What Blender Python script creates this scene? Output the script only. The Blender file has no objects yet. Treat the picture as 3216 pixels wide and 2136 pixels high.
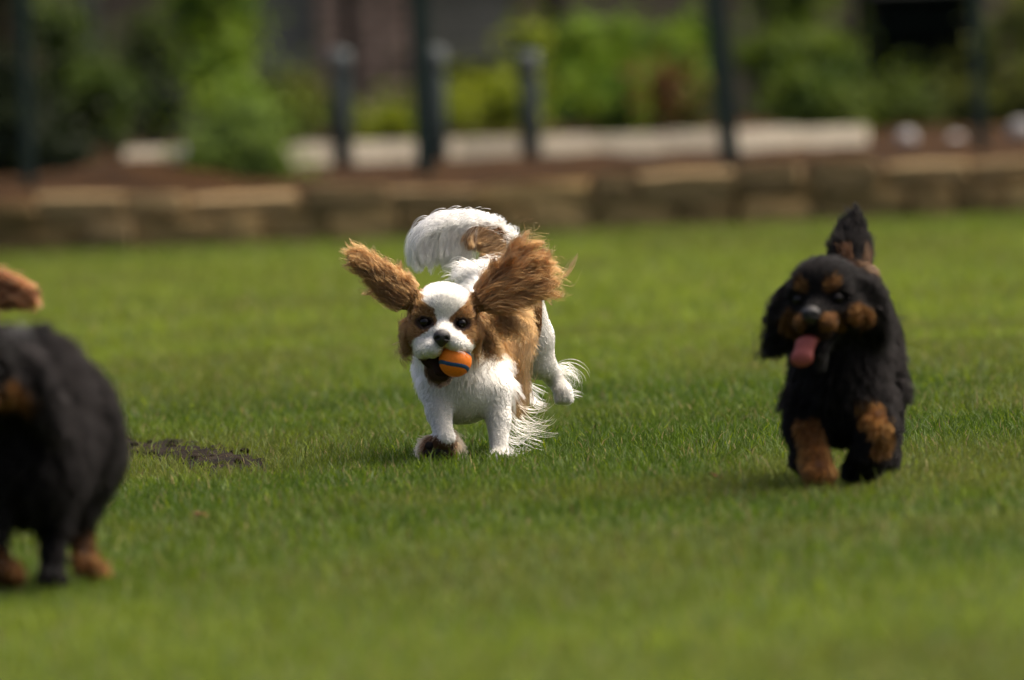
import bpy, math, random
import numpy as np
from mathutils import Matrix, Vector, kdtree

rng = np.random.default_rng(7)
random.seed(7)
sc = bpy.context.scene
col = sc.collection

# ---------------------------------------------------------------- camera
FPX = 200.0 / 23.5 * 3216.0            # focal length in photograph pixels
CAM = np.array([0.0, 0.0, 0.90])
PITCH = math.atan((1068.0 - 121.0) / FPX)
ROLL = math.radians(2.3)
F_ = np.array([0, math.cos(PITCH), -math.sin(PITCH)])
U0 = np.array([0, math.sin(PITCH), math.cos(PITCH)])
X0 = np.array([1.0, 0, 0])
R_ = X0 * math.cos(ROLL) - U0 * math.sin(ROLL)
U_ = U0 * math.cos(ROLL) + X0 * math.sin(ROLL)
cam = bpy.data.cameras.new('camera')
camo = bpy.data.objects.new('camera', cam)
col.objects.link(camo)
M = Matrix.Identity(4)
for i in range(3):
    M[i][0] = R_[i]; M[i][1] = U_[i]; M[i][2] = -F_[i]; M[i][3] = CAM[i]
camo.matrix_world = M
cam.lens = 200.0
cam.sensor_width = 23.5
cam.clip_start = 0.1
cam.clip_end = 2000
cam.dof.use_dof = True
cam.dof.focus_distance = 18.85
cam.dof.aperture_fstop = 2.15
sc.camera = camo


def W(px, py, Y):
    """world point seen at photograph pixel (px, py) at distance Y"""
    d = F_ + (px - 1608.0) / FPX * R_ + (1068.0 - py) / FPX * U_
    t = Y / d[1]
    return CAM + d * t


def G(px, py, z=0.0):
    """point of the level z seen at that pixel"""
    d = F_ + (px - 1608.0) / FPX * R_ + (1068.0 - py) / FPX * U_
    t = (z - CAM[2]) / d[2]
    return CAM + d * t


# ---------------------------------------------------------------- light
SUN_EL, SUN_AZ = math.radians(60), math.radians(68)     # azimuth from +Y towards +X
wd = bpy.data.worlds.new('World'); sc.world = wd; wd.use_nodes = True
nt = wd.node_tree; nt.nodes.clear()
sky = nt.nodes.new('ShaderNodeTexSky'); sky.sky_type = 'NISHITA'; sky.sun_disc = False
sky.sun_elevation = SUN_EL; sky.sun_rotation = SUN_AZ
sky.dust_density = 10.0; sky.air_density = 0.6; sky.ozone_density = 0.2
bg = nt.nodes.new('ShaderNodeBackground'); bg.inputs[1].default_value = 0.15
wo = nt.nodes.new('ShaderNodeOutputWorld')
nt.links.new(sky.outputs[0], bg.inputs[0]); nt.links.new(bg.outputs[0], wo.inputs[0])
sl = bpy.data.lights.new('sun', 'SUN'); sl.energy = 1.5; sl.angle = math.radians(42); sl.color = (1.0, 0.92, 0.74)
so = bpy.data.objects.new('sun', sl); col.objects.link(so)
sd = Vector((math.sin(SUN_AZ) * math.cos(SUN_EL), math.cos(SUN_AZ) * math.cos(SUN_EL), math.sin(SUN_EL)))
so.rotation_euler = sd.to_track_quat('Z', 'Y').to_euler()
so.location = (5, 20, 20)

sc.view_settings.view_transform = 'Standard'
sc.view_settings.look = 'None'
sc.view_settings.exposure = 0.86
sc.view_settings.gamma = 1.0
sc.render.engine = 'CYCLES'
sc.cycles.use_denoising = True
try:
    sc.cycles.denoiser = 'OPENIMAGEDENOISE'
except Exception:
    pass
sc.cycles.max_bounces = 10
sc.cycles.diffuse_bounces = 4
sc.cycles.glossy_bounces = 4
sc.cycles.transmission_bounces = 8
sc.cycles.transparent_max_bounces = 8
sc.cycles.caustics_reflective = False
sc.cycles.caustics_refractive = False
sc.cycles_curves.shape = 'RIBBONS' if hasattr(sc, 'cycles_curves') else None


# ---------------------------------------------------------------- materials
def newmat(name):
    m = bpy.data.materials.new(name); m.use_nodes = True
    nt = m.node_tree
    for n in list(nt.nodes):
        nt.nodes.remove(n)
    out = nt.nodes.new('ShaderNodeOutputMaterial')
    return m, nt, out


def noise_mat(name, c1, c2, scale=8.0, rough=0.85, bump=0.3, bscale=None, c3=None, spec=0.04, var=(0.72, 1.25)):
    m, nt, out = newmat(name)
    N, L = nt.nodes, nt.links
    p = N.new('ShaderNodeBsdfPrincipled')
    tc = N.new('ShaderNodeTexCoord')
    no = N.new('ShaderNodeTexNoise'); no.inputs['Scale'].default_value = scale; no.inputs['Detail'].default_value = 6
    L.new(tc.outputs['Object'], no.inputs['Vector'])
    cr = N.new('ShaderNodeValToRGB')
    cr.color_ramp.elements[0].position = 0.35; cr.color_ramp.elements[0].color = (*c1, 1)
    cr.color_ramp.elements[1].position = 0.65; cr.color_ramp.elements[1].color = (*c2, 1)
    if c3:
        e = cr.color_ramp.elements.new(0.8); e.color = (*c3, 1)
    L.new(no.outputs['Fac'], cr.inputs[0])
    oi = N.new('ShaderNodeObjectInfo')
    hsv = N.new('ShaderNodeHueSaturation')
    mr = N.new('ShaderNodeMapRange'); mr.inputs[3].default_value = var[0]; mr.inputs[4].default_value = var[1]
    L.new(oi.outputs['Random'], mr.inputs[0]); L.new(mr.outputs[0], hsv.inputs['Value'])
    L.new(cr.outputs[0], hsv.inputs['Color']); L.new(hsv.outputs[0], p.inputs['Base Color'])
    p.inputs['Roughness'].default_value = rough
    p.inputs['Specular IOR Level'].default_value = spec
    if bump:
        n2 = N.new('ShaderNodeTexNoise'); n2.inputs['Scale'].default_value = bscale or scale * 4; n2.inputs['Detail'].default_value = 8
        L.new(tc.outputs['Object'], n2.inputs['Vector'])
        b = N.new('ShaderNodeBump'); b.inputs['Strength'].default_value = bump; b.inputs['Distance'].default_value = 0.02
        L.new(n2.outputs['Fac'], b.inputs['Height']); L.new(b.outputs[0], p.inputs['Normal'])
    L.new(p.outputs[0], out.inputs[0])
    return m


def attr_mat(name, rough=0.8, translucent=0.0, spec=0.2, attr='tint', bump=0.0, bscale=200.0, sheen=0.0):
    m, nt, out = newmat(name)
    N, L = nt.nodes, nt.links
    a = N.new('ShaderNodeAttribute'); a.attribute_name = attr
    p = N.new('ShaderNodeBsdfPrincipled')
    p.inputs['Roughness'].default_value = rough
    p.inputs['Specular IOR Level'].default_value = spec
    L.new(a.outputs['Color'], p.inputs['Base Color'])
    if bump:
        tc = N.new('ShaderNodeTexCoord')
        n2 = N.new('ShaderNodeTexNoise'); n2.inputs['Scale'].default_value = bscale
        L.new(tc.outputs['Object'], n2.inputs['Vector'])
        b = N.new('ShaderNodeBump'); b.inputs['Strength'].default_value = bump; b.inputs['Distance'].default_value = 0.005
        L.new(n2.outputs['Fac'], b.inputs['Height']); L.new(b.outputs[0], p.inputs['Normal'])
    if translucent > 0:
        t = N.new('ShaderNodeBsdfTranslucent')
        L.new(a.outputs['Color'], t.inputs['Color'])
        mx = N.new('ShaderNodeMixShader'); mx.inputs[0].default_value = translucent
        L.new(p.outputs[0], mx.inputs[1]); L.new(t.outputs[0], mx.inputs[2])
        L.new(mx.outputs[0], out.inputs[0])
    else:
        L.new(p.outputs[0], out.inputs[0])
    return m


def hair_mat(name, rough=0.4, rrough=0.6, coat=0.0, ior=1.55):
    m, nt, out = newmat(name)
    N, L = nt.nodes, nt.links
    a = N.new('ShaderNodeAttribute'); a.attribute_name = 'tint'
    h = N.new('ShaderNodeBsdfHairPrincipled')
    h.model = 'CHIANG'
    h.parametrization = 'COLOR'
    h.inputs['Roughness'].default_value = rough
    h.inputs['Radial Roughness'].default_value = rrough
    h.inputs['Random Roughness'].default_value = 0.2
    h.inputs['Coat'].default_value = coat
    h.inputs['IOR'].default_value = ior
    L.new(a.outputs['Color'], h.inputs['Color'])
    L.new(h.outputs[0], out.inputs[0])
    return m


def gloss_mat(name, c, rough=0.3, spec=0.5, bump=0.0, bscale=300):
    m, nt, out = newmat(name)
    N, L = nt.nodes, nt.links
    p = N.new('ShaderNodeBsdfPrincipled')
    tc = N.new('ShaderNodeTexCoord')
    no = N.new('ShaderNodeTexNoise'); no.inputs['Scale'].default_value = bscale * 0.3
    L.new(tc.outputs['Object'], no.inputs['Vector'])
    mx = N.new('ShaderNodeMixRGB'); mx.inputs[1].default_value = (*[v * 0.8 for v in c], 1); mx.inputs[2].default_value = (*[min(1, v * 1.15) for v in c], 1)
    L.new(no.outputs['Fac'], mx.inputs[0]); L.new(mx.outputs[0], p.inputs['Base Color'])
    p.inputs['Roughness'].default_value = rough
    p.inputs['Specular IOR Level'].default_value = spec
    if bump:
        n2 = N.new('ShaderNodeTexNoise'); n2.inputs['Scale'].default_value = bscale
        L.new(tc.outputs['Object'], n2.inputs['Vector'])
        b = N.new('ShaderNodeBump'); b.inputs['Strength'].default_value = bump; b.inputs['Distance'].default_value = 0.002
        L.new(n2.outputs['Fac'], b.inputs['Height']); L.new(b.outputs[0], p.inputs['Normal'])
    L.new(p.outputs[0], out.inputs[0])
    return m


MAT = {}
MAT['blade'] = attr_mat('grass_blade', rough=0.6, translucent=0.42, spec=0.14)
MAT['leaf'] = attr_mat('shrub_leaf', rough=0.55, translucent=0.35, spec=0.12)
MAT['turf'] = noise_mat('turf_soil', (0.036, 0.052, 0.010), (0.056, 0.076, 0.015), 3.0, bump=0.5)
MAT['mud'] = noise_mat('mud', (0.008, 0.0058, 0.0036), (0.024, 0.0165, 0.0095), 25, rough=0.75, bump=0.8, bscale=90)
MAT['mulch'] = noise_mat('bark_mulch', (0.022, 0.011, 0.004), (0.060, 0.029, 0.009), 5.0, bump=0.8, bscale=40, c3=(0.05, 0.040, 0.012))
MAT['stone'] = noise_mat('wall_stone', (0.20, 0.14, 0.068), (0.33, 0.245, 0.13), 6.0, bump=0.7, bscale=25, c3=(0.36, 0.30, 0.20), var=(0.7, 1.15))
MAT['stone_dark'] = noise_mat('dark_wall_stone', (0.22, 0.145, 0.06), (0.37, 0.27, 0.13), 6.0, bump=0.7, bscale=25, c3=(0.46, 0.40, 0.26), var=(0.45, 1.4))
MAT['kerb'] = noise_mat('pale_concrete', (0.31, 0.275, 0.21), (0.40, 0.355, 0.27), 7.0, bump=0.3)
MAT['pebble'] = noise_mat('white_stone', (0.28, 0.27, 0.26), (0.38, 0.365, 0.35), 9.0, bump=0.3)
MAT['green_metal'] = gloss_mat('green_metal', (0.010, 0.026, 0.020), 0.5, 0.4)
MAT['grey_post'] = noise_mat('weathered_grey_timber', (0.035, 0.045, 0.045), (0.06, 0.072, 0.07), 12, bump=0.4)
MAT['pale_cap'] = noise_mat('bleached_timber', (0.11, 0.125, 0.125), (0.16, 0.175, 0.17), 12, bump=0.3)
MAT['brick'] = noise_mat('brown_brick', (0.33, 0.24, 0.175), (0.46, 0.34, 0.25), 14, bump=0.4)
MAT['mortar'] = noise_mat('mortar', (0.06, 0.052, 0.045), (0.085, 0.075, 0.066), 20, bump=0.3)
MAT['shutter'] = noise_mat('dark_grey_board', (0.20, 0.20, 0.155), (0.27, 0.27, 0.21), 8, bump=0.2)
MAT['plaster'] = noise_mat('dark_brown_plaster', (0.15, 0.115, 0.085), (0.23, 0.18, 0.135), 4, bump=0.2)
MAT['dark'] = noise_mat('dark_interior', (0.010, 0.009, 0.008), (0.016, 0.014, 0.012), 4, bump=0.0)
MAT['pipe'] = noise_mat('pale_grey_pipe', (0.16, 0.16, 0.155), (0.20, 0.20, 0.195), 6, bump=0.0)
MAT['roof'] = noise_mat('roof_felt', (0.05, 0.045, 0.04), (0.08, 0.07, 0.06), 6, bump=0.2)
MAT['wood'] = noise_mat('twig_bark', (0.04, 0.03, 0.02), (0.08, 0.06, 0.04), 20, bump=0.5)
MAT['skin'] = attr_mat('dog_skin', rough=0.9, spec=0.1)
MAT['hair'] = hair_mat('dog_hair', 0.5, 0.8, ior=1.45)
MAT['black_hair'] = hair_mat('black_dog_hair', 0.75, 0.9, ior=1.10)
MAT['nose'] = gloss_mat('dog_nose', (0.014, 0.012, 0.012), 0.42, 0.5, bump=0.5, bscale=900)
MAT['eye'] = gloss_mat('dog_eye', (0.005, 0.003, 0.002), 0.12, 0.25)
MAT['mouth'] = gloss_mat('dog_mouth', (0.020, 0.008, 0.005), 0.8, 0.15, bump=0.3, bscale=300)
MAT['tongue'] = gloss_mat('dog_tongue', (0.26, 0.06, 0.05), 0.5, 0.3, bump=0.4, bscale=700)
MAT['pad'] = gloss_mat('paw_pad', (0.018, 0.012, 0.010), 0.7, 0.2, bump=0.5, bscale=600)
MAT['claw'] = gloss_mat('claw', (0.30, 0.26, 0.20), 0.4, 0.4)
MAT['orange'] = gloss_mat('orange_rubber', (0.78, 0.19, 0.008), 0.62, 0.3, bump=0.5, bscale=800)
MAT['blue'] = gloss_mat('blue_rubber', (0.012, 0.060, 0.135), 0.6, 0.3, bump=0.4, bscale=800)
MAT['dry_leaf'] = noise_mat('dry_leaf', (0.05, 0.022, 0.010), (0.09, 0.042, 0.02), 60, bump=0.3)


# ---------------------------------------------------------------- helpers
def link(name, data, parent=None):
    o = bpy.data.objects.new(name, data)
    col.objects.link(o)
    if parent is not None:
        o.parent = parent
    return o


def tag(o, label=None, cat=None, group=None, kind=None):
    if label: o['label'] = label
    if cat: o['category'] = cat
    if group: o['group'] = group
    if kind: o['kind'] = kind
    return o


def empty(name, loc, rot=(0, 0, 0)):
    o = link(name, None)
    o.location = loc; o.rotation_euler = rot
    o.empty_display_size = 0.05
    return o


def mesh_np(name, V, Fc, mat, parent=None, smooth=False, tint=None):
    """V (n,3); Fc list of int arrays, each (m,k)"""
    me = bpy.data.meshes.new(name)
    V = np.asarray(V, dtype=np.float32)
    if isinstance(Fc, np.ndarray):
        Fc = [Fc]
    loops = np.concatenate([f.reshape(-1) for f in Fc]).astype(np.int32)
    tot = np.concatenate([np.full(len(f), f.shape[1], dtype=np.int32) for f in Fc])
    start = np.concatenate([[0], np.cumsum(tot)[:-1]]).astype(np.int32)
    me.vertices.add(len(V)); me.vertices.foreach_set('co', V.reshape(-1))
    me.loops.add(len(loops)); me.loops.foreach_set('vertex_index', loops)
    me.polygons.add(len(tot)); me.polygons.foreach_set('loop_start', start)
    me.polygons.foreach_set('loop_total', tot)
    if smooth:
        me.polygons.foreach_set('use_smooth', np.ones(len(tot), dtype=bool))
    if tint is not None:
        at = me.attributes.new('tint', 'FLOAT_COLOR', 'POINT')
        c4 = np.ones((len(V), 4), dtype=np.float32); c4[:, :3] = tint
        at.data.foreach_set('color', c4.reshape(-1))
    me.update(calc_edges=True)
    me.materials.append(mat)
    return link(name, me, parent)


class MB:
    def __init__(self):
        self.v = []; self.f = []

    def box(self, c, s, rz=0.0, jitter=0.0):
        n = len(self.v)
        ca, sa = math.cos(rz), math.sin(rz)
        for k in range(8):
            x = s[0] / 2 * (1 if k & 1 else -1); y = s[1] / 2 * (1 if k & 2 else -1); z = s[2] / 2 * (1 if k & 4 else -1)
            x += random.uniform(-jitter, jitter); y += random.uniform(-jitter, jitter); z += random.uniform(-jitter, jitter)
            self.v.append((c[0] + x * ca - y * sa, c[1] + x * sa + y * ca, c[2] + z))
        for q in ((0, 2, 3, 1), (4, 5, 7, 6), (0, 1, 5, 4), (2, 6, 7, 3), (0, 4, 6, 2), (1, 3, 7, 5)):
            self.f.append(tuple(n + i for i in q))
        return self

    def tube(self, pts, radii, seg=10):
        pts = [Vector(p) for p in pts]
        n0 = len(self.v)
        up = Vector((0.3, 0.7, 0.1)).normalized()
        for i, p in enumerate(pts):
            a = pts[max(0, i - 1)]; b = pts[min(len(pts) - 1, i + 1)]
            t = (b - a).normalized()
            s = t.cross(up)
            if s.length < 1e-4: s = t.cross(Vector((1, 0, 0)))
            s.normalize(); u = s.cross(t)
            for k in range(seg):
                an = 2 * math.pi * k / seg
                self.v.append(tuple(p + (s * math.cos(an) + u * math.sin(an)) * radii[i]))
        for i in range(len(pts) - 1):
            for k in range(seg):
                a = n0 + i * seg + k; b = n0 + i * seg + (k + 1) % seg
                self.f.append((a, b, b + seg, a + seg))
        self.f.append(tuple(n0 + k for k in range(seg))[::-1])
        e = n0 + (len(pts) - 1) * seg
        self.f.append(tuple(e + k for k in range(seg)))
        return self

    def build(self, name, mat, parent=None, smooth=False, bevel=0.0):
        me = bpy.data.meshes.new(name)
        me.from_pydata(self.v, [], self.f)
        if smooth:
            for p in me.polygons: p.use_smooth = True
        me.materials.append(mat)
        me.update()
        o = link(name, me, parent)
        if bevel:
            b = o.modifiers.new('bevel', 'BEVEL'); b.width = bevel; b.segments = 2; b.limit_method = 'ANGLE'
        return o


def copy_into(src, parent=None, **kw):
    c = src.copy(); col.objects.link(c); c.parent = parent
    return c


def vnoise(P, scale, seed=0):
    """smooth value noise in [0,1] on points (n,2|3)"""
    Q = np.asarray(P, dtype=float) * scale + 1000.0
    if Q.shape[1] == 2:
        Q = np.column_stack([Q, np.zeros(len(Q))])
    I = np.floor(Q).astype(np.int64); T = Q - I; T = T * T * (3 - 2 * T)

    def h(i, j, k):
        n = (i * 374761393 + j * 668265263 + k * 2147483647 + seed * 974634777) & 0x7fffffff
        n = ((n ^ (n >> 13)) * 1274126177) & 0x7fffffff
        return ((n ^ (n >> 16)) & 0xffff) / 65535.0
    r = 0
    for dx in (0, 1):
        for dy in (0, 1):
            for dz in (0, 1):
                w = (T[:, 0] if dx else 1 - T[:, 0]) * (T[:, 1] if dy else 1 - T[:, 1]) * (T[:, 2] if dz else 1 - T[:, 2])
                r = r + w * h(I[:, 0] + dx, I[:, 1] + dy, I[:, 2] + dz)
    return r


def nrm(v):
    return v / np.maximum(np.linalg.norm(v, axis=-1, keepdims=True), 1e-9)


# ================================================================ SETTING
Y_WALL = 39.8
# lawn sheet to the horizon
b = MB(); b.v = [(-600, -200, 0), (600, -200, 0), (600, 900, 0), (-600, 900, 0)]; b.f = [(0, 1, 2, 3)]
lawn = b.build('lawn', MAT['turf']); tag(lawn, 'wide mown green lawn the dogs run across', 'lawn', kind='structure')

# mud scrape position (px, py) polyline on the ground
MUD = [G(340, 1402), G(470, 1414), G(600, 1438), G(690, 1456), G(745, 1466)]


def mud_dist(xy):
    d = np.full(len(xy), 9.0)
    for a, c in zip(MUD[:-1], MUD[1:]):
        a2 = a[:2]; ab = c[:2] - a2
        t = np.clip(((xy - a2) @ ab) / (ab @ ab), 0, 1)
        q = xy - a2 - t[:, None] * ab
        d = np.minimum(d, np.hypot(q[:, 0] / 0.075, q[:, 1] / 0.30))
    return d


# ---- grass blades (uncountable: one object)
def make_grass():
    xs, ys, hs, ws = [], [], [], []
    for (y0, y1, dens, hh, ww) in ((11.0, 16.4, 3400, 0.024, 0.0032), (16.4, 21.0, 6200, 0.025, 0.0028), (21.0, 27.0, 2600, 0.026, 0.0042), (27.0, Y_WALL - 0.25, 1100, 0.032, 0.0065)):
        wmax = y1 * 3216 / FPX / 2 + 1.6
        n = int(dens * (y1 - y0) * 2 * wmax)
        x = rng.uniform(-wmax, wmax, n); y = rng.uniform(y0, y1, n)
        keep = np.abs(x) < y * 3216 / FPX / 2 + 1.6
        x, y = x[keep], y[keep]
        xs.append(x); ys.append(y)
        hs.append(np.full(len(x), hh)); ws.append(np.full(len(x), ww))
    x = np.concatenate(xs); y = np.concatenate(ys); h = np.concatenate(hs); w = np.concatenate(ws)
    xy = np.column_stack([x, y])
    md = mud_dist(xy) + (vnoise(xy, 14, 3) - 0.5) * 1.5
    keep = (md > 1.0) | (rng.random(len(x)) < np.clip(md * 0.6, 0.12, 1))
    x, y, h, w, xy = x[keep], y[keep], h[keep], w[keep], xy[keep]
    n = len(x)
    patch = vnoise(xy, 1.1, 1); fine = vnoise(xy, 6.0, 2); clump = vnoise(xy, 22.0, 9)
    h = h * (0.45 + 0.75 * clump + 0.25 * fine) * rng.uniform(0.6, 1.25, n)
    broad = rng.random(n) < 0.02; w = np.where(broad, w * rng.uniform(1.6, 2.6, n), w)
    tall = rng.random(n) < 0.012
    h = np.where(tall, h * 1.7, h)
    an = rng.uniform(0, 2 * math.pi, n); lean = rng.uniform(0.1, 1.1, n) * h
    la = rng.uniform(0, 2 * math.pi, n)
    sx, sy = np.cos(an) * w / 2, np.sin(an) * w / 2
    lx, ly = np.cos(la) * lean, np.sin(la) * lean
    V = np.zeros((n, 5, 3), dtype=np.float32)
    V[:, 0] = np.column_stack([x - sx, y - sy, np.full(n, -0.002)])
    V[:, 1] = np.column_stack([x + sx, y + sy, np.full(n, -0.002)])
    V[:, 2] = np.column_stack([x + sx * 0.85 + lx * 0.35, y + sy * 0.85 + ly * 0.35, h * 0.6])
    V[:, 3] = np.column_stack([x - sx * 0.85 + lx * 0.35, y - sy * 0.85 + ly * 0.35, h * 0.6])
    V[:, 4] = np.column_stack([x + lx, y + ly, h])
    base = (np.arange(n) * 5)[:, None]
    quads = base + np.array([[0, 1, 2, 3]]); tris = base + np.array([[3, 2, 4]])
    # turf colour: greener and yellower swathes, straw and lime blades
    deep = np.array([0.065, 0.116, 0.011]); lime = np.array([0.220, 0.285, 0.030]); olive = np.array([0.150, 0.168, 0.032])
    straw = np.array([0.30, 0.25, 0.11])
    swath = np.clip((y - 21.5) / 4.5, 0, 1) * np.clip((38.5 - y) / 2.5, 0.45, 1)
    swath = np.maximum(swath, 0.85 * np.clip((15.8 - y) / 2.8, 0, 1))  # nearest blades also lightened, sky reflection put into their colour
    swath = np.clip(swath + (patch - 0.5) * 0.55 + (fine - 0.5) * 0.3, 0, 1)
    C = deep[None] * (1 - swath[:, None]) + lime[None] * swath[:, None]
    om = np.clip((vnoise(xy, 1.3, 5) - 0.45) * 2.4, 0, 0.75)[:, None]
    C = C * (1 - om) + olive[None] * om
    r = rng.random(n)
    C = np.where((r < 0.05)[:, None], straw[None] * rng.uniform(0.5, 1.1, n)[:, None], C)
    C = np.where(((r > 0.05) & (r < 0.13))[:, None], np.array([0.16, 0.22, 0.008])[None], C)
    C = np.where(((r > 0.14) & (r < 0.24))[:, None], np.array([0.14, 0.19, 0.07])[None], C)
    C = C * rng.uniform(0.7, 1.3, n)[:, None]
    C = C * 0.94
    tint = np.repeat(C, 5, axis=0)
    o = mesh_np('grass', V.reshape(-1, 3), [quads, tris], MAT['blade'], tint=tint)
    tag(o, 'short mown green grass blades covering the lawn', 'grass', kind='stuff')


make_grass()


# ---- mud scrape with clods
def make_mud():
    nx, ny = 150, 90
    x0, x1 = MUD[0][0] - 0.2, MUD[-1][0] + 0.15
    y0, y1 = MUD[-1][1] - 0.5, MUD[0][1] + 0.5
    gx, gy = np.meshgrid(np.linspace(x0, x1, nx), np.linspace(y0, y1, ny), indexing='ij')
    xy = np.column_stack([gx.ravel(), gy.ravel()])
    d = mud_dist(xy) + (vnoise(xy, 14, 3) - 0.5) * 1.5
    inside = np.clip(1.35 - d, 0, 1)
    z = 0.004 + inside * (0.012 * vnoise(xy, 22, 4) ** 1.5 + 0.007 * vnoise(xy, 60, 6)) - 0.03 * np.clip(d - 0.95, 0, 1)
    idx = np.arange(nx * ny).reshape(nx, ny)
    q = np.stack([idx[:-1, :-1], idx[1:, :-1], idx[1:, 1:], idx[:-1, 1:]], -1).reshape(-1, 4)
    o = mesh_np('mud_patch', np.column_stack([xy, z]), q, MAT['mud'], smooth=False)
    tag(o, 'dark churned mud scrape torn into the lawn', 'mud', kind='structure')
    # clods
    V, Fc = [], []
    ico_v, ico_f = ico(1)
    k = 0
    for i in range(75):
        t = random.random() * (len(MUD) - 1.001); j = int(t); p = MUD[j] + (MUD[j + 1] - MUD[j]) * (t - j)
        s = random.uniform(0.004, 0.013)
        c = np.array([p[0] + random.gauss(0, 0.045), p[1] + random.gauss(0, 0.16), s * 0.4 + 0.006])
        vv = ico_v * (s * np.array([random.uniform(.7, 1.4), random.uniform(.7, 1.4), random.uniform(.5, .9)]))
        vv = vv * (1 + 0.5 * (vnoise(ico_v + i, 1.7, i)[:, None] - 0.5))
        V.append(vv + c); Fc.append(ico_f + k); k += len(ico_v)
    o = mesh_np('mud_clods', np.concatenate(V), np.concatenate(Fc), MAT['mud'])
    tag(o, 'crumbly dark soil clods in the mud scrape', 'soil', kind='stuff')


def ico(sub):
    import bmesh
    bm = bmesh.new(); bmesh.ops.create_icosphere(bm, subdivisions=sub, radius=1.0)
    bm.verts.ensure_lookup_table()
    v = np.array([x.co[:] for x in bm.verts]); f = np.array([[y.index for y in x.verts] for x in bm.faces])
    bm.free()
    return v, f


make_mud()


# ---- planting bed behind the wall, ground beyond it
def make_bed():
    nx, ny = 160, 60
    gx = np.linspace(-9, 9, nx)
    gy = Y_WALL + 0.12 + np.concatenate([np.linspace(0, 8, 40), np.linspace(8.6, 45, 20)])
    X, Yg = np.meshgrid(gx, gy, indexing='ij')
    xy = np.column_stack([X.ravel(), Yg.ravel()])
    t = np.clip((xy[:, 1] - Y_WALL) / 2.0, 0, 1)
    z = 0.225 + 0.075 * t + 0.05 * (vnoise(xy, 2.2, 8) - 0.5) + 0.03 * (vnoise(xy, 9, 11) - 0.5)
    mc = W(400, 560, 41.2)
    z += 0.085 * np.exp(-(((xy[:, 0] - mc[0]) / 0.42) ** 2 + ((xy[:, 1] - 41.6) / 0.7) ** 2))
    idx = np.arange(len(xy)).reshape(nx, len(gy))
    q = np.stack([idx[:-1, :-1], idx[1:, :-1], idx[1:, 1:], idx[:-1, 1:]], -1).reshape(-1, 4)
    o = mesh_np('planting_bed', np.column_stack([xy, z]), q, MAT['mulch'], smooth=True)
    tag(o, 'brown mulched planting bed behind the stone edging', 'bed', kind='structure')


make_bed()


# ---- low stone retaining wall
def rock_mesh(name, seed, mat, sub=2, box=0.75):
    v, f = ico(sub)
    m = np.max(np.abs(v), axis=1, keepdims=True)
    v = v * (1 - box) + v / m * box
    v = v * (1 + 0.22 * (vnoise(v * 1.2 + seed * 7.3, 1.4, seed)[:, None] - 0.5))
    me = bpy.data.meshes.new(name); me.from_pydata(v.tolist(), [], f.tolist()); me.materials.append(mat)
    for p in me.polygons: p.use_smooth = True
    me.update()
    return me


def block_mesh(name, seed, mat):
    """rough split block: a cube of 3x3 points a side, corners worn, faces uneven"""
    r = np.random.default_rng(seed)
    pts, index, faces = [], {}, []
    def vid(i, j, k):
        if (i, j, k) not in index:
            p = np.array([i - 1, j - 1, k - 1], float)
            p = p * (1 - 0.05 * max(0, np.abs(p).sum() - 1)) + r.normal(size=3) * 0.045
            index[(i, j, k)] = len(pts); pts.append(p)
        return index[(i, j, k)]
    for ax in range(3):
        for side in (0, 2):
            for a in range(2):
                for c in range(2):
                    q = []
                    for da, dc in ((0, 0), (1, 0), (1, 1), (0, 1)):
                        t = [0, 0, 0]; t[ax] = side; t[(ax + 1) % 3] = a + da; t[(ax + 2) % 3] = c + dc
                        q.append(vid(*t))
                    faces.append(q if side == 2 else q[::-1])
    me = bpy.data.meshes.new(name); me.from_pydata([p.tolist() for p in pts], [], faces); me.materials.append(mat); me.update()
    return me


def make_wall():
    root = empty('stone_wall', (0, Y_WALL, 0))
    tag(root, 'low rough stone retaining wall along the back of the lawn', 'wall')
    b = MB().box((0, 0.155, 0.105), (18, 0.18, 0.21)); b.build('wall_core', MAT['stone_dark'], root)
    mA = [block_mesh('stone', s, MAT['stone']) for s in range(6)]
    mB = [block_mesh('stone', 30 + s, MAT['stone_dark']) for s in range(6)]
    r = random.Random(11)
    for course in range(2):
        x = -8.5
        z0 = -0.01 if course == 0 else 0.130
        while x < 8.5:
            w = r.uniform(0.14, 0.45) if course == 0 else r.uniform(0.18, 0.55)
            h = (0.145 if course == 0 else 0.115) + r.uniform(-0.02, 0.02)
            if course == 1: h += 0.025 * (x > 0.3)
            gap = r.uniform(-0.012, 0.004) if r.random() < 0.8 else r.uniform(0.02, 0.045)
            o = bpy.data.objects.new('stone', r.choice(mA if r.random() < (0.7 if course else 0.4) else mB)); col.objects.link(o); o.parent = root
            dep = r.uniform(0.10, 0.13)
            o.location = (x + w / 2, dep + r.uniform(-0.05, 0.02) + course * 0.02, z0 + h / 2)
            o.scale = (w / 2, dep, h / 2)
            o.rotation_euler = (r.uniform(-.10, .10), r.uniform(-.04, .04), r.uniform(-.10, .10))
            x += w + gap


make_wall()


# ---- pale kerb behind the bed
def kerbY(px):
    return 43.4 - (px - 1000) / 1700.0 * 0.35


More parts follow.
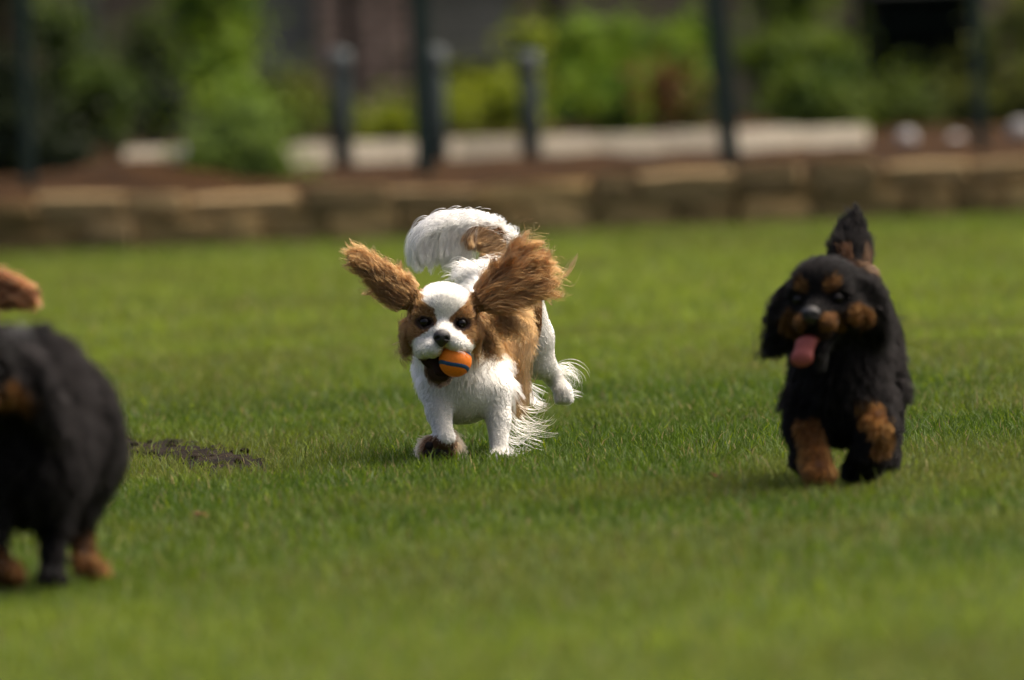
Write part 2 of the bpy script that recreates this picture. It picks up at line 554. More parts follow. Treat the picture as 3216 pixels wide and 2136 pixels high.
def make_kerb():
    p0 = W(380, 505, kerbY(380)); p1 = W(2725, 480, kerbY(2725))
    root = empty('pale_kerb', (0, 0, 0))
    tag(root, 'low pale concrete kerb running behind the planting bed', 'kerb')
    L = np.linalg.norm((p1 - p0)[:2]); n = 11
    me_src = None
    for i in range(n):
        m = p0 + (p1 - p0) * (i + 0.5) / n
        b = MB(); w2 = (L / n - 0.008) / 2
        prof = [(-0.05, -0.11), (0.11, -0.11), (0.11, 0.11), (0.075, 0.11), (-0.05, -0.035)]  # front face sloped so it catches more sky and sun and looks brighter
        b.v = [(sx * w2, y, z) for sx in (-1, 1) for y, z in prof]
        b.f = [(4, 3, 2, 1, 0), (5, 6, 7, 8, 9)] + [(k, (k + 1) % 5, (k + 1) % 5 + 5, k + 5) for k in range(5)]
        if me_src is None:
            o = b.build('kerb_block', MAT['kerb'], root); me_src = o.data
        else:
            o = link('kerb_block', me_src, root)
        bv = o.modifiers.new('bevel', 'BEVEL'); bv.width = 0.008; bv.segments = 2
        o.location = (m[0], m[1], 0.312 - 0.026 * i / n + random.uniform(-0.005, 0.005))
        o.rotation_euler = (0, 0, math.atan2(p1[1] - p0[1], p1[0] - p0[0]) + random.uniform(-.008, .008))


make_kerb()

# ---- white stones on the bed
for i, (px, py, rad, lab) in enumerate([
        (2848, 437, 0.052, 'white round stone just beyond the end of the pale kerb'),
        (3002, 447, 0.047, 'pinkish white stone midway between two other white stones'),
        (3205, 420, 0.075, 'large white stone at the edge of the picture by the olive shrub'),
        (577, 490, 0.055, 'white round stone beside the low mounded green shrub')]):
    Y = 43.4
    p = W(px, py, Y)
    o = link('white_stone', rock_mesh('white_stone', 20 + i, MAT['pebble'], 2, 0.2))
    o.location = p; o.scale = (rad, rad, rad * 1.0)
    tag(o, lab, 'stone', 'white stones lining the planting bed')
    # earth it rests on
MAT['pebble']


# ---- green fence posts with wire
def make_fence():
    Yf = 41.1
    spec = [(-1000, 0, 'green fence post beyond the shrubs'), (92, 0.3, 'thin dark green fence post in front of the dark conifer'),
            (1338, 0.0, 'dark green fence post standing in front of the pale kerb behind the tail'),
            (2300, 3.4, 'leaning dark green fence post between the two large shrubs'),
            (3085, 0.0, 'slim dark green fence post in front of the olive shrub'), (4000, 0, 'green fence post past the olive shrub')]
    tops = []
    for px, lean, lab in spec:
        base = W(px, 560, Yf); base[2] = 0.2
        root = empty('fence_post', base, (0, math.radians(-lean), 0))
        tag(root, lab, 'fence post', 'green posts of the wire fence')
        MB().box((0, 0, 0.85), (0.09 if 1000 < px < 2500 else 0.055, 0.05, 1.7)).build('post', MAT['green_metal'], root, bevel=0.004)
        MB().box((0, 0, 1.715), (0.095, 0.056, 0.02)).build('post_cap', MAT['green_metal'], root)
        tops.append(base)
    # welded mesh: thin upright and level wires as one panel
    root = empty('wire_fence', (0, Yf, 0.2)); tag(root, 'thin dark green welded wire mesh strung between the posts', 'fence')
    b = MB()
    for x in np.arange(-4.6, 5.0, 0.05):
        b.box((x, 0.03, 0.85), (0.0035, 0.0035, 1.6))
    for z in np.arange(0.1, 1.7, 0.2):
        b.box((0.2, 0.037, z), (9.6, 0.0035, 0.0035))
    o = b.build('wire_mesh', MAT['green_metal'], root); o['kind'] = 'stuff'


make_fence()

# ---- short grey timber posts by the kerb
for px, ptop, lab in ((1062, 165, 'weathered grey timber post in front of the brick pier'),
                      (1362, 158, 'weathered grey timber post right behind the green fence post'),
                      (1655, 168, 'weathered grey timber post beside the large bright shrub')):
    Y = kerbY(px) - 0.25
    t = W(px, ptop, Y)
    root = empty('timber_post', (t[0], t[1], 0.22)); tag(root, lab, 'post', 'short grey timber posts along the kerb')
    H = t[2] - 0.22
    b = MB(); b.tube([(0, 0, 0), (0, 0, H * 0.5), (0.004, 0, H - 0.02), (0.004, 0, H)], [0.052, 0.05, 0.049, 0.036], 14)
    b.build('post', MAT['grey_post'], root, smooth=True)
    MB().tube([(0.004, 0, H - 0.10), (0.004, 0, H + 0.003), (0.004, 0, H + 0.012)], [0.0525, 0.0525, 0.036], 14).build('post_cap', MAT['pale_cap'], root, smooth=True)


# ---- building at the back
def make_building():
    Y = 58.0
    root = empty('brick_building', (0, Y, 0.25)); tag(root, 'long dark brown building with brick pier and grey panels behind the fence', 'building')
    def X(px, Yd=Y): return W(px, 121, Yd)[0]
    # back wall, plinth, roof (heights in metres above the bed)
    def bx(name, x0, x1, z0, z1, y0, y1, mat, par=root, bevel=0):
        return MB().box(((x0 + x1) / 2, (y0 + y1) / 2, (z0 + z1) / 2), (x1 - x0, y1 - y0, z1 - z0)).build(name, MAT[mat], par, bevel=bevel)
    bx('back_wall', -8, 8, 0, 2.6, 3.4, 3.6, 'dark')  # near-black colour carries the shade of the open void, floor slab too
    bx('end_wall', -8.2, -8.0, 0, 2.6, 0.2, 3.6, 'plaster'); bx('end_wall', 8.0, 8.2, 0, 2.6, 0.2, 3.6, 'plaster')
    rf = bx('roof', -8.6, 8.6, 2.6, 2.75, -0.1, 3.9, 'roof'); bx('fascia', -8.6, 8.6, 2.45, 2.598, -0.14, -0.102, 'shutter', rf)
    bx('wall', -7.99, X(800), 0, 2.598, 0.25, 0.45, 'plaster')
    bx('wall', X(1625), X(2690), 0, 2.598, 0.25, 0.45, 'plaster')
    bx('wall', X(3060), 7.99, 0, 2.598, 0.25, 0.45, 'plaster')
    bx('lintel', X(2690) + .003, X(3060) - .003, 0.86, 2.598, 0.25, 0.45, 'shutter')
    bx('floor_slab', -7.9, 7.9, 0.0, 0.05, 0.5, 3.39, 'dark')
    # grey board panels, each of separate boards
    def panel(xa, xb, zb):
        p = bx('panel_frame', xa, xb, zb - 0.05, zb, 0.24, 0.34, 'shutter')
        z = zb + 0.004
        while z < 2.55:
            o = bx('board', xa + 0.004, xb - 0.004, z, z + 0.142, 0.27 + random.uniform(-.008, .008), 0.31, 'shutter', root)
            z += 0.15
    panel(X(800) + .003, X(992), 0.52)
    panel(X(1292), X(1625) - .003, 0.55)
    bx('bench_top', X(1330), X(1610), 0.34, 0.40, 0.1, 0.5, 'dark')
    # brick pier
    xa, xb = X(995), X(1290)
    pier = bx('brick_pier', xa + 0.01, xb - 0.01, 0, 2.59, 0.02, 0.5, 'mortar')
    bw = (xb - xa) / 3.0; me = None
    z, row = 0.006, 0
    while z < 2.5:
        x = xa - (bw / 2 if row % 2 else 0)
        while x < xb - 0.01:
            a = max(x, xa); c = min(x + bw - 0.012, xb)
            if c - a > 0.03:
                o = MB().box((0, 0, 0), (c - a, 0.10, 0.068)).build('brick', MAT['brick'], pier) if me is None else link('brick', me, pier)
                if me is None: me = o.data; w0 = c - a
                o.location = ((a + c) / 2, 0.055 + random.uniform(-.006, .006), z + 0.034); o.scale = ((c - a) / w0, 1, 1)
            x += bw
        z += 0.080; row += 1
    # pale downpipe and black veranda posts
    xp = X(283, Y - 0.1)
    b = MB().tube([(xp, 0.12, 0.0), (xp, 0.12, 2.5)], [0.055, 0.055], 14); dp = b.build('downpipe', MAT['pipe'], root, smooth=True)
    for zz in (0.7, 1.9): MB().tube([(xp, 0.12, zz), (xp, 0.12, zz + 0.05)], [0.064, 0.064], 14).build('pipe_collar', MAT['pipe'], dp)
    for px in (1098, 1308, 1735, 2720):
        xv = X(px, Y - 0.35)
        bx('veranda_post', xv - 0.05, xv + 0.05, 0, 2.598, -0.45, -0.35, 'dark')


make_building()


# ---- shrubs
def shrub(name, label, blobs, cols, n, leaf, cat='shrub', group='shrubs behind the fence', stem_base=None):
    """blobs: list of (centre, radii) in world"""
    big = blobs; blobs = []
    for c, r in big:
        c, r = np.array(c), np.array(r)
        blobs.append((c, r * 0.80))
        for _ in range(7):
            d = nrm(rng.normal(size=3)); q = rng.uniform(0.22, 0.48)
            blobs.append((c + d * r * rng.uniform(0.5, 0.95), np.full(3, q * (r[0] * r[2]) ** 0.5) * rng.uniform(0.8, 1.25, 3)))
    cs = np.array([b[0] for b in blobs]); rs = np.array([b[1] for b in blobs])
    base = np.array([cs[:, 0].mean(), cs[:, 1].mean(), 0.26]) if stem_base is None else np.array(stem_base)
    root = empty(name, base); tag(root, label, cat, group)
    n = int(n * 1.6); vol = rs.prod(axis=1) ** 0.75
    k = rng.choice(len(blobs), n, p=vol / vol.sum())
    d = nrm(rng.normal(size=(n, 3))); rad = rng.random(n) ** 0.42
    lump = 0.78 + 0.5 * vnoise(d * 1.0 + k[:, None] * 3.1, 2.2, 3)
    P = cs[k] + d * rs[k] * (rad * lump)[:, None]
    P += rng.normal(size=(n, 3)) * (rng.random((n, 1)) < 0.25) * 0.10
    P[:, 2] = np.maximum(P[:, 2], 0.27 + rng.random(n) * 0.04)
    nn = nrm(d * 0.7 + rng.normal(size=(n, 3)) * 0.7 + np.array([0, 0, 0.4]))
    t = nrm(np.cross(nn, rng.normal(size=(n, 3)))); s = np.cross(nn, t)
    L = (leaf * rng.uniform(0.6, 1.3, n))[:, None]; Wd = L * 0.32
    V = np.stack([P - t * L * 0.5, P + s * Wd + nn * L * 0.08, P + t * L * 0.5 - nn * L * 0.1, P - s * Wd + nn * L * 0.08], 1) - base
    q = (np.arange(n) * 4)[:, None] + np.array([[0, 1, 2, 3]])
    ci = np.clip((vnoise(P, 6.0, 17)[:, None] - 0.5) * 1.9 + 0.5, 0, 1) * 0.8 + rng.random((n, 1)) * 0.2
    C = np.array(cols[0]) * (1 - ci) + np.array(cols[1]) * ci
    C = C * rng.uniform(0.75, 1.25, (n, 1)) * np.array([1.6, 1.58, 0.95])
    mesh_np('crown', V.reshape(-1, 3), q, MAT['leaf'], root, tint=np.repeat(C, 4, axis=0))
    b = MB()
    for c, r in big:
        for j in range(3):
            e = np.array(c) + (rng.random(3) - 0.5) * np.array(r) - base
            m = e * 0.5 + np.array([rng.normal() * 0.04, rng.normal() * 0.04, 0])
            b.tube([(rng.normal() * .03, rng.normal() * .03, -0.03), m, e], [0.018, 0.013, 0.005], 6)
    b.build('stem', MAT['wood'], root, smooth=True)
    return root


def pxblob(x0, x1, y0, y1, Y, deep=1.0):
    c = W((x0 + x1) / 2, (y0 + y1) / 2, Y); sc_ = Y / FPX
    rx = (x1 - x0) / 2 * sc_; rz = (y1 - y0) / 2 * sc_
    return (c, np.array([rx, max(0.2, rx * 0.8) * deep, rz]))


def shrubs():
    B = pxblob
    dk = ((0.005, 0.009, 0.004), (0.012, 0.019, 0.007)); mid = ((0.020, 0.038, 0.009), (0.062, 0.092, 0.018))
    br = ((0.05, 0.10, 0.012), (0.135, 0.20, 0.022)); ye = ((0.09, 0.13, 0.01), (0.17, 0.20, 0.015)); ol = ((0.03, 0.045, 0.012), (0.085, 0.095, 0.02))
    shrub('conifer', 'very dark evergreen conifer at the edge behind the brown mound', [B(-160, 130, 150, 560, 43.5), B(-120, 230, 300, 580, 43.2), B(-140, 120, -300, 250, 44), B(60, 300, 420, 580, 42.8)], dk, 7000, 0.05, 'conifer')
    shrub('shrub', 'leafy mid green shrub beneath the pale downpipe', [B(110, 250, 10, 180, 47), B(130, 400, 150, 420, 47), B(-20, 160, -40, 120, 48), B(230, 420, 220, 330, 46.6)], mid, 3600, 0.055)
    shrub('shrub', 'tall upright bright green shrub beside the dark grey panel', [B(545, 790, -260, 60, 48), B(530, 790, -20, 180, 48), B(570, 800, 120, 330, 47.7), B(600, 830, 250, 400, 47.2)], br, 4600, 0.055)
    shrub('shrub', 'dark low shrub filling the gap beside the tall bright shrub', [B(380, 590, 250, 440, 50), B(200, 420, 330, 450, 49)], dk, 2200, 0.05)
    shrub('shrub', 'low mounded light green shrub growing on the bed in front of the kerb', [B(640, 860, 360, 540, 41.7), B(570, 760, 430, 575, 41.5), B(740, 930, 440, 575, 41.5), B(690, 800, 320, 450, 41.7)], ((0.05, 0.085, 0.020), (0.10, 0.15, 0.04)), 4200, 0.045)
    shrub('shrub', 'dull olive shrub under the left dark grey panel', [B(820, 1010, 235, 440, 50), B(940, 1120, 300, 440, 51)], ol, 1600, 0.05)
    shrub('shrub', 'small yellow green shrub at the foot of the brick pier', [B(1130, 1300, 355, 445, 47)], ye, 700, 0.045)
    shrub('shrub', 'small lime green shrub between two grey timber posts', [B(1490, 1650, 225, 420, 47), B(1400, 1520, 260, 420, 49)], ye, 1300, 0.05)
    shrub('shrub', 'small yellow leafed sapling above a grey timber post', [B(1615, 1720, 70, 170, 48), B(1630, 1680, 150, 400, 48)], ye, 500, 0.05)
    shrub('shrub', 'broad bright green shrub beside the leaning fence post', [B(1740, 2000, 70, 330, 49), B(1900, 2260, 120, 420, 49), B(1740, 2060, 230, 430, 48.5), B(2080, 2300, 60, 260, 49.4)], br, 6200, 0.055)
    shrub('shrub', 'rust brown dying shrub amid the broad bright green shrub', [B(2035, 2130, 215, 300, 47.6), B(2060, 2110, 260, 400, 47.8)], ((0.06, 0.03, 0.012), (0.12, 0.06, 0.025)), 420, 0.05)
    shrub('shrub', 'tall dense green shrub just past the leaning fence post', [B(2330, 2640, -260, 140, 49.5), B(2330, 2730, 60, 330, 49), B(2350, 2740, 230, 420, 48.5)], ((0.028, 0.055, 0.009), (0.078, 0.11, 0.014)), 6400, 0.055)
    shrub('shrub', 'low dark green shrub below the dark doorway', [B(2720, 3000, 300, 430, 48.8), B(2760, 2900, 270, 350, 49)], ((0.022, 0.04, 0.01), (0.06, 0.085, 0.016)), 2400, 0.05)
    shrub('shrub', 'sparse olive shrub behind the slim fence post', [B(2960, 3180, 250, 450, 48), B(3060, 3150, 40, 270, 48.4), B(3150, 3330, -60, 200, 48.4), B(3120, 3420, 170, 450, 47.8)], ol, 3600, 0.055)
    shrub('shrub', 'dim olive shrub behind the green fence post at the kerb', [B(1300, 1500, 250, 430, 52), B(1180, 1330, 330, 440, 52)], ol, 1300, 0.05)
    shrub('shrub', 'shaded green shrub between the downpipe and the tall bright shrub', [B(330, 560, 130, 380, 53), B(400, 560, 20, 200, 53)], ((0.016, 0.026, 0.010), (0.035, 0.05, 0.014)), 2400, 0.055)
    shrub('shrub', 'green shrub beyond the dark conifer', [B(-900, -300, -100, 440, 47)], mid, 2200, 0.06)
    shrub('shrub', 'green shrub beyond the sparse olive shrub', [B(3500, 4100, -100, 440, 48)], mid, 2200, 0.06)


shrubs()


# ================================================================ DOGS
def rot(yaw=0, pitch=0, roll=0):
    """head turn: yaw about z (positive turns the nose to the viewer's right), pitch about x (positive lifts the nose), roll about y"""
    cy, sy = math.cos(yaw), math.sin(yaw); cp, sp = math.cos(pitch), math.sin(pitch); cr, sr = math.cos(roll), math.sin(roll)
    Rz = np.array([[cy, -sy, 0], [sy, cy, 0], [0, 0, 1]]); Rx = np.array([[1, 0, 0], [0, cp, sp], [0, -sp, cp]])
    Ry = np.array([[cr, 0, sr], [0, 1, 0], [-sr, 0, cr]])
    return Rz @ Rx @ Ry


class Field:
    """smooth union of tapered limbs and ellipsoids, meshed by surface nets into ONE continuous body"""
    def __init__(self, lo, hi, h):
        self.lo = np.array(lo, float); self.h = h
        self.n = np.ceil((np.array(hi) - self.lo) / h).astype(int) + 1
        self.F = np.full(self.n, 0.2, dtype=np.float32)

    def _sub(self, lo, hi):
        a = np.clip(np.floor((lo - self.lo) / self.h).astype(int), 0, self.n - 1)
        b = np.clip(np.ceil((hi - self.lo) / self.h).astype(int) + 1, 1, self.n)
        if np.any(b <= a): return None, None
        sl = tuple(slice(i, j) for i, j in zip(a, b))
        ax = [self.lo[k] + self.h * np.arange(a[k], b[k]) for k in range(3)]
        return sl, np.stack(np.meshgrid(*ax, indexing='ij'), -1)

    def _mix(self, sl, d, k, cut=False):
        f = self.F[sl]
        if cut:
            d = -d; hh = np.clip(0.5 - 0.5 * (f - d) / k, 0, 1)
            self.F[sl] = f * (1 - hh) + d * hh + k * hh * (1 - hh)
        else:
            hh = np.clip(0.5 + 0.5 * (f - d) / k, 0, 1)
            self.F[sl] = f * (1 - hh) + d * hh - k * hh * (1 - hh)

    def limb(self, a, b, ra, rb, k=0.02):
        a, b = np.array(a, float), np.array(b, float); m = max(ra, rb) + 0.05
        sl, P = self._sub(np.minimum(a, b) - m, np.maximum(a, b) + m)
        if sl is None: return
        ab = b - a; t = np.clip(((P - a) @ ab) / max(ab @ ab, 1e-9), 0, 1)
        d = np.linalg.norm(P - a - t[..., None] * ab, axis=-1) - (ra + (rb - ra) * t)
        self._mix(sl, d, k)

    def ell(self, c, r, R=None, k=0.02, cut=False):
        c, r = np.array(c, float), np.array(r, float); m = r.max() + 0.05
        sl, P = self._sub(c - m, c + m)
        if sl is None: return
        q = P - c
        if R is not None: q = q @ R
        k0 = np.linalg.norm(q / r, axis=-1); k1 = np.linalg.norm(q / r ** 2, axis=-1)
        d = np.where(k1 > 1e-6, k0 * (k0 - 1) / np.maximum(k1, 1e-6), -r.min())
        self._mix(sl, d, k, cut)

    def mesh(self):
        F = self.F; n = np.array(F.shape) - 1
        S = F < 0
        cnt = np.zeros(n, dtype=np.int8)
        offs = [(i, j, k) for i in (0, 1) for j in (0, 1) for k in (0, 1)]
        def sl(o): return tuple(slice(o[d], o[d] + n[d]) for d in range(3))
        for o in offs: cnt += S[sl(o)]
        act = (cnt > 0) & (cnt < 8)
        I = np.argwhere(act)
        idx = np.full(n, -1, dtype=np.int64); idx[act] = np.arange(len(I))
        acc = np.zeros((len(I), 3)); num = np.zeros(len(I))
        for o in offs:
            for ax in range(3):
                if o[ax] == 1: continue
                o2 = list(o); o2[ax] = 1
                fa = F[I[:, 0] + o[0], I[:, 1] + o[1], I[:, 2] + o[2]]; fb = F[I[:, 0] + o2[0], I[:, 1] + o2[1], I[:, 2] + o2[2]]
                m = (fa < 0) != (fb < 0)
                t = np.where(m, fa / np.where(m, fa - fb, 1), 0)
                p = np.tile(np.array(o, float), (len(I), 1)); p[:, ax] = t
                acc[m] += p[m]; num += m
        V = self.lo + self.h * (I + acc / num[:, None])
        quads = []
        for ax in range(3):
            u, v = [(1, 2), (2, 0), (0, 1)][ax]
            s0 = [slice(1, n[d]) for d in range(3)]; s0[ax] = slice(0, n[ax]); s1 = list(s0); s1[ax] = slice(1, n[ax] + 1)
            A, B = S[tuple(s0)], S[tuple(s1)]
            E = np.argwhere(A != B)
            if not len(E): continue
            flip = A[tuple(E.T)]
            c = E.copy(); c[:, u] += 1; c[:, v] += 1
            def cell(du, dv):
                q = c.copy(); q[:, u] -= du; q[:, v] -= dv
                return idx[q[:, 0], q[:, 1], q[:, 2]]
            Q = np.stack([cell(1, 1), cell(0, 1), cell(0, 0), cell(1, 0)], 1)
            Q[~flip] = Q[~flip][:, ::-1]
            quads.append(Q)
        Q = np.concatenate(quads); Q = Q[(Q >= 0).all(1)]
        return V, Q


def mesh_normals(V, Q):
    fn = np.cross(V[Q[:, 2]] - V[Q[:, 0]], V[Q[:, 3]] - V[Q[:, 1]])
    N = np.zeros_like(V)
    for k in range(4): np.add.at(N, Q[:, k], fn)
    return nrm(N), np.linalg.norm(fn, axis=1) / 2


def sample(V, Q, N, A, w, n):
    p = A * w; p = p / p.sum()
    k = rng.choice(len(Q), n, p=p)
    a, b = rng.random((n, 1)), rng.random((n, 1))
    q = Q[k]
    P = (V[q[:, 0]] * (1 - a) + V[q[:, 1]] * a) * (1 - b) + (V[q[:, 3]] * (1 - a) + V[q[:, 2]] * a) * b
    Nn = nrm(N[q].mean(axis=1))
    return P, Nn


def grow(P, D, L, nseg=6, bend=None, frizz=0.12, wave=0.0, freq=9.0, curl=None, curl_axis=None):
    n = len(P); pos = np.zeros((n, nseg + 1, 3)); pos[:, 0] = P; d = nrm(D.copy())
    step = (L / nseg)[:, None]
    for k in range(nseg):
        pos[:, k + 1] = pos[:, k] + d * step
        if bend is not None: d = d + bend / nseg
        if curl is not None:
            a = (curl / nseg)[:, None]
            d = d * np.cos(a) + np.cross(curl_axis, d) * np.sin(a)
        d = nrm(d + rng.normal(size=(n, 3)) * frizz)
    if wave:
        s = nrm(np.cross(D, np.array([0.2, 1.0, 0.1])) + 1e-6)
        t = np.linspace(0, 1, nseg + 1)[None, :, None]
        ph = (vnoise(P, 45, 5) * 9.0)[:, None, None]
        pos += s[:, None] * wave * L[:, None, None] * t * np.sin(freq * t + ph)
    return pos


def clump(pos, m, fac):
    n = len(pos)
    if n < 10 or fac is None: return pos
    c = rng.choice(n, min(m, n), replace=False)
    kd = kdtree.KDTree(len(c))
    for i, j in enumerate(c): kd.insert(pos[j, 1], i)
    kd.balance()
    near = np.array([c[kd.find(p)[1]] for p in pos[:, 1]])
    t = np.linspace(0, 1, pos.shape[1])[None, :, None] ** 1.3
    f = np.asarray(fac).reshape(-1, 1, 1) * t
    return pos * (1 - f) + pos[near] * f


def fur_object(name, groups, mat, parent, r0, r1):
    """groups: list of (pos (n,k,3), col (n,3)); one hair object"""
    sizes = np.concatenate([np.full(len(p), p.shape[1]) for p, c in groups])
    cu = bpy.data.hair_curves.new(name)
    cu.add_curves(sizes.tolist())
    pts = np.concatenate([p.reshape(-1, 3) for p, c in groups]).astype(np.float32)
    cu.attributes['position'].data.foreach_set('vector', pts.reshape(-1))
    rad = np.concatenate([(np.linspace(r0, r1, p.shape[1])[None] * rng.uniform(0.7, 1.25, (len(p), 1))).reshape(-1) for p, c in groups]).astype(np.float32)
    ra = cu.attributes.get('radius') or cu.attributes.new('radius', 'FLOAT', 'POINT')
    ra.data.foreach_set('value', rad)
    cc = []
    for p, c in groups:
        k = p.shape[1]
        t = np.ones((len(p), k, 4)); t[:, :, :3] = np.repeat(c[:, None], k, 1) * np.linspace(0.85, 1.06, k)[None, :, None]
        cc.append(t.reshape(-1, 4))
    at = cu.attributes.new('tint', 'FLOAT_COLOR', 'POINT')
    at.data.foreach_set('color', np.clip(np.concatenate(cc), 0, 0.95).astype(np.float32).reshape(-1))
    cu.materials.append(mat)
    return link(name, cu, parent)


def sphere_part(name, c, r, mat, parent, R=None, seg=24):
    v, f = ico(3)
    v = v * np.array(r)
    if R is not None: v = v @ R.T
    return mesh_np(name, v + np.array(c), f, mat, parent, smooth=True)


def field_part(name, lo, hi, h, build, mat, parent):
    f = Field(lo, hi, h); build(f); V, Q = f.mesh()
    return mesh_np(name, V, Q, mat, parent, smooth=True)


class Dog:
    def __init__(self, origin_px, label, h=0.005):
        g = G(*origin_px)
        self.g = g; self.h = h
        self.root = empty('dog', g, (0, ROLL, 0))
        tag(self.root, label, 'dog', 'spaniels running on the lawn')
        self.parts = []

    def L(self, px, py, dy):
        """dog-local point at a pixel, dy metres behind the dog's own standing point"""
        w = W(px, py, self.g[1] + dy) - self.g
        c, s = math.cos(ROLL), math.sin(ROLL)
        return np.array([w[0] * c - w[2] * s, w[1], w[0] * s + w[2] * c])

    def head(self, O, R, s):
        self.O, self.R, self.s = np.array(O), R, s

    def H(self, p):
        return self.O + self.s * (self.R @ np.array(p, float))

    def toH(self, P):
        return ((P - self.O) @ self.R) / self.s

    def hl(self, f, a, b, ra, rb, k=0.012): f.limb(self.H(a), self.H(b), ra * self.s, rb * self.s, k)

    def he(self, f, c, r, k=0.012, R2=None, cut=False):
        R = self.R if R2 is None else self.R @ R2
        f.ell(self.H(c), np.array(r) * self.s, R, k, cut)

    def head_shape(self, f, lipL=(-0.021, -0.064, -0.046), lipR=(0.021, -0.064, -0.046), chin=(0, -0.052, -0.088), lower=True):
        self.he(f, (0, 0.022, 0.016), (0.066, 0.070, 0.060), 0.01)
        self.he(f, (0, -0.010, 0.032), (0.052, 0.042, 0.040))
        for s in (-1, 1):
            self.he(f, (s * 0.040, -0.018, 0.016), (0.026, 0.022, 0.018), 0.01)
            self.he(f, (s * 0.048, 0.010, -0.028), (0.032, 0.046, 0.036), 0.014)
            self.he(f, (s * 0.026, -0.030, -0.022), (0.020, 0.026, 0.017), 0.012)
        self.hl(f, (0, -0.020, -0.012), (0, -0.076, -0.024), 0.027, 0.020, 0.014)
        for lp in (lipL, lipR):
            self.he(f, lp, (0.023, 0.031, 0.022), 0.010)
        for s in (-1, 1):
            self.he(f, (s * 0.0385, -0.045, -0.001), (0.0150, 0.013, 0.0085), 0.005, cut=True)
        if lower:
            self.hl(f, (0, 0.012, -0.050), chin, 0.034, 0.017, 0.012)

    def face_parts(self, nose=(0, -0.094, -0.026), eye_y=-0.0335, mouth=True):
        pr = self.root
        for s in (-1, 1):
            sphere_part('eye', self.H((s * 0.0385, eye_y, -0.001)), np.array([0.0112] * 3) * self.s, MAT['eye'], pr)
        n = self.H(nose); h = 0.0015

        def bl(f):
            self.he(f, nose, (0.0185, 0.013, 0.0155), 0.004)
            self.he(f, (nose[0], nose[1] + 0.004, nose[2] - 0.012), (0.0085, 0.009, 0.010), 0.006)
            for s in (-1, 1):
                self.he(f, (nose[0] + s * 0.0088, nose[1] - 0.010, nose[2] - 0.001), (0.0042, 0.006, 0.0034), 0.002, cut=True)
                self.he(f, (nose[0] + s * 0.0145, nose[1] - 0.006, nose[2] - 0.004), (0.0045, 0.006, 0.0015), 0.002, cut=True)
        field_part('nose', n - 0.03, n + 0.03, h, bl, MAT['nose'], pr)

    def build(self, f, colour):
        V, Q = f.mesh()
        # relax the net a little
        for _ in range(3):
            acc = np.zeros_like(V); num = np.zeros(len(V))
            for k in range(4):
                np.add.at(acc, Q[:, k], V[Q[:, (k + 1) % 4]]); np.add.at(num, Q[:, k], 1)
            V = V * 0.5 + 0.5 * acc / np.maximum(num, 1)[:, None]
        self.V, self.Q = V, Q
        self.N, self.A = mesh_normals(V, Q)
        self.body = mesh_np('body', V, Q, MAT['skin'], self.root, smooth=True, tint=colour(V) * 0.8)
        self.colour = colour


def poly_dist(P, pts):
    """nearest distance to a polyline, its parameter 0..1 and tangent"""
    pts = np.array(pts); best = np.full(len(P), 9.0); tt = np.zeros(len(P)); tan = np.zeros((len(P), 3))
    m = len(pts) - 1
    for i in range(m):
        a, ab = pts[i], pts[i + 1] - pts[i]
        t = np.clip(((P - a) @ ab) / (ab @ ab), 0, 1)
        d = np.linalg.norm(P - a - t[:, None] * ab, axis=1)
        k = d < best
        best[k] = d[k]; tt[k] = ((i + t) / m)[k]; tan[k] = ab / np.linalg.norm(ab)
    return best, tt, tan


def along(pts, t):
    pts = np.array(pts); m = len(pts) - 1
    i = np.minimum((t * m).astype(int), m - 1); u = (t * m - i)[:, None]
    return pts[i] * (1 - u) + pts[i + 1] * u


def frame(axis, face):
    a = nrm(np.array(axis, float)); n = nrm(np.array(face, float) - a * np.dot(face, a)); b = np.cross(n, a)
    return np.stack([a, b, n], 1)     # columns: along, broad, thin


WHITE = np.array([0.56, 0.545, 0.49]); BROWN = np.array([0.124, 0.057, 0.0175]); BLACK = np.array([0.004, 0.0036, 0.0036]); TAN = np.array([0.098, 0.043, 0.013])
RUBY = np.array([0.070, 0.024, 0.008]); TAN_FACE = 0.62


def coat(dog, n, regions, name, r0, r1, mclump, weight=None, nseg=6, mat='hair', frizz=0.10):
    """regions(P, N) -> dir, length, frizz-free bend, clump factor; makes one fur object over the body"""
    fc = dog.V[dog.Q].mean(axis=1)
    w = weight(fc) if weight is not None else np.ones(len(fc))
    P, N = sample(dog.V, dog.Q, dog.N, dog.A, w, n)
    D, L, bend, cf, keep = regions(P, N)
    P, D, L, bend, cf = P[keep], D[keep], L[keep], bend[keep], cf[keep]
    pos = grow(P, D, L, nseg, bend, frizz, 0.05, 7.0)
    pos = clump(pos, mclump, cf)
    C = dog.colour(P) * rng.uniform(0.8, 1.15, (len(P), 1))
    return fur_object(name, [(pos, C)], MAT[mat], dog.root, r0, r1)


def tang(v, N):
    return nrm(v - N * np.sum(v * N, axis=1, keepdims=True))


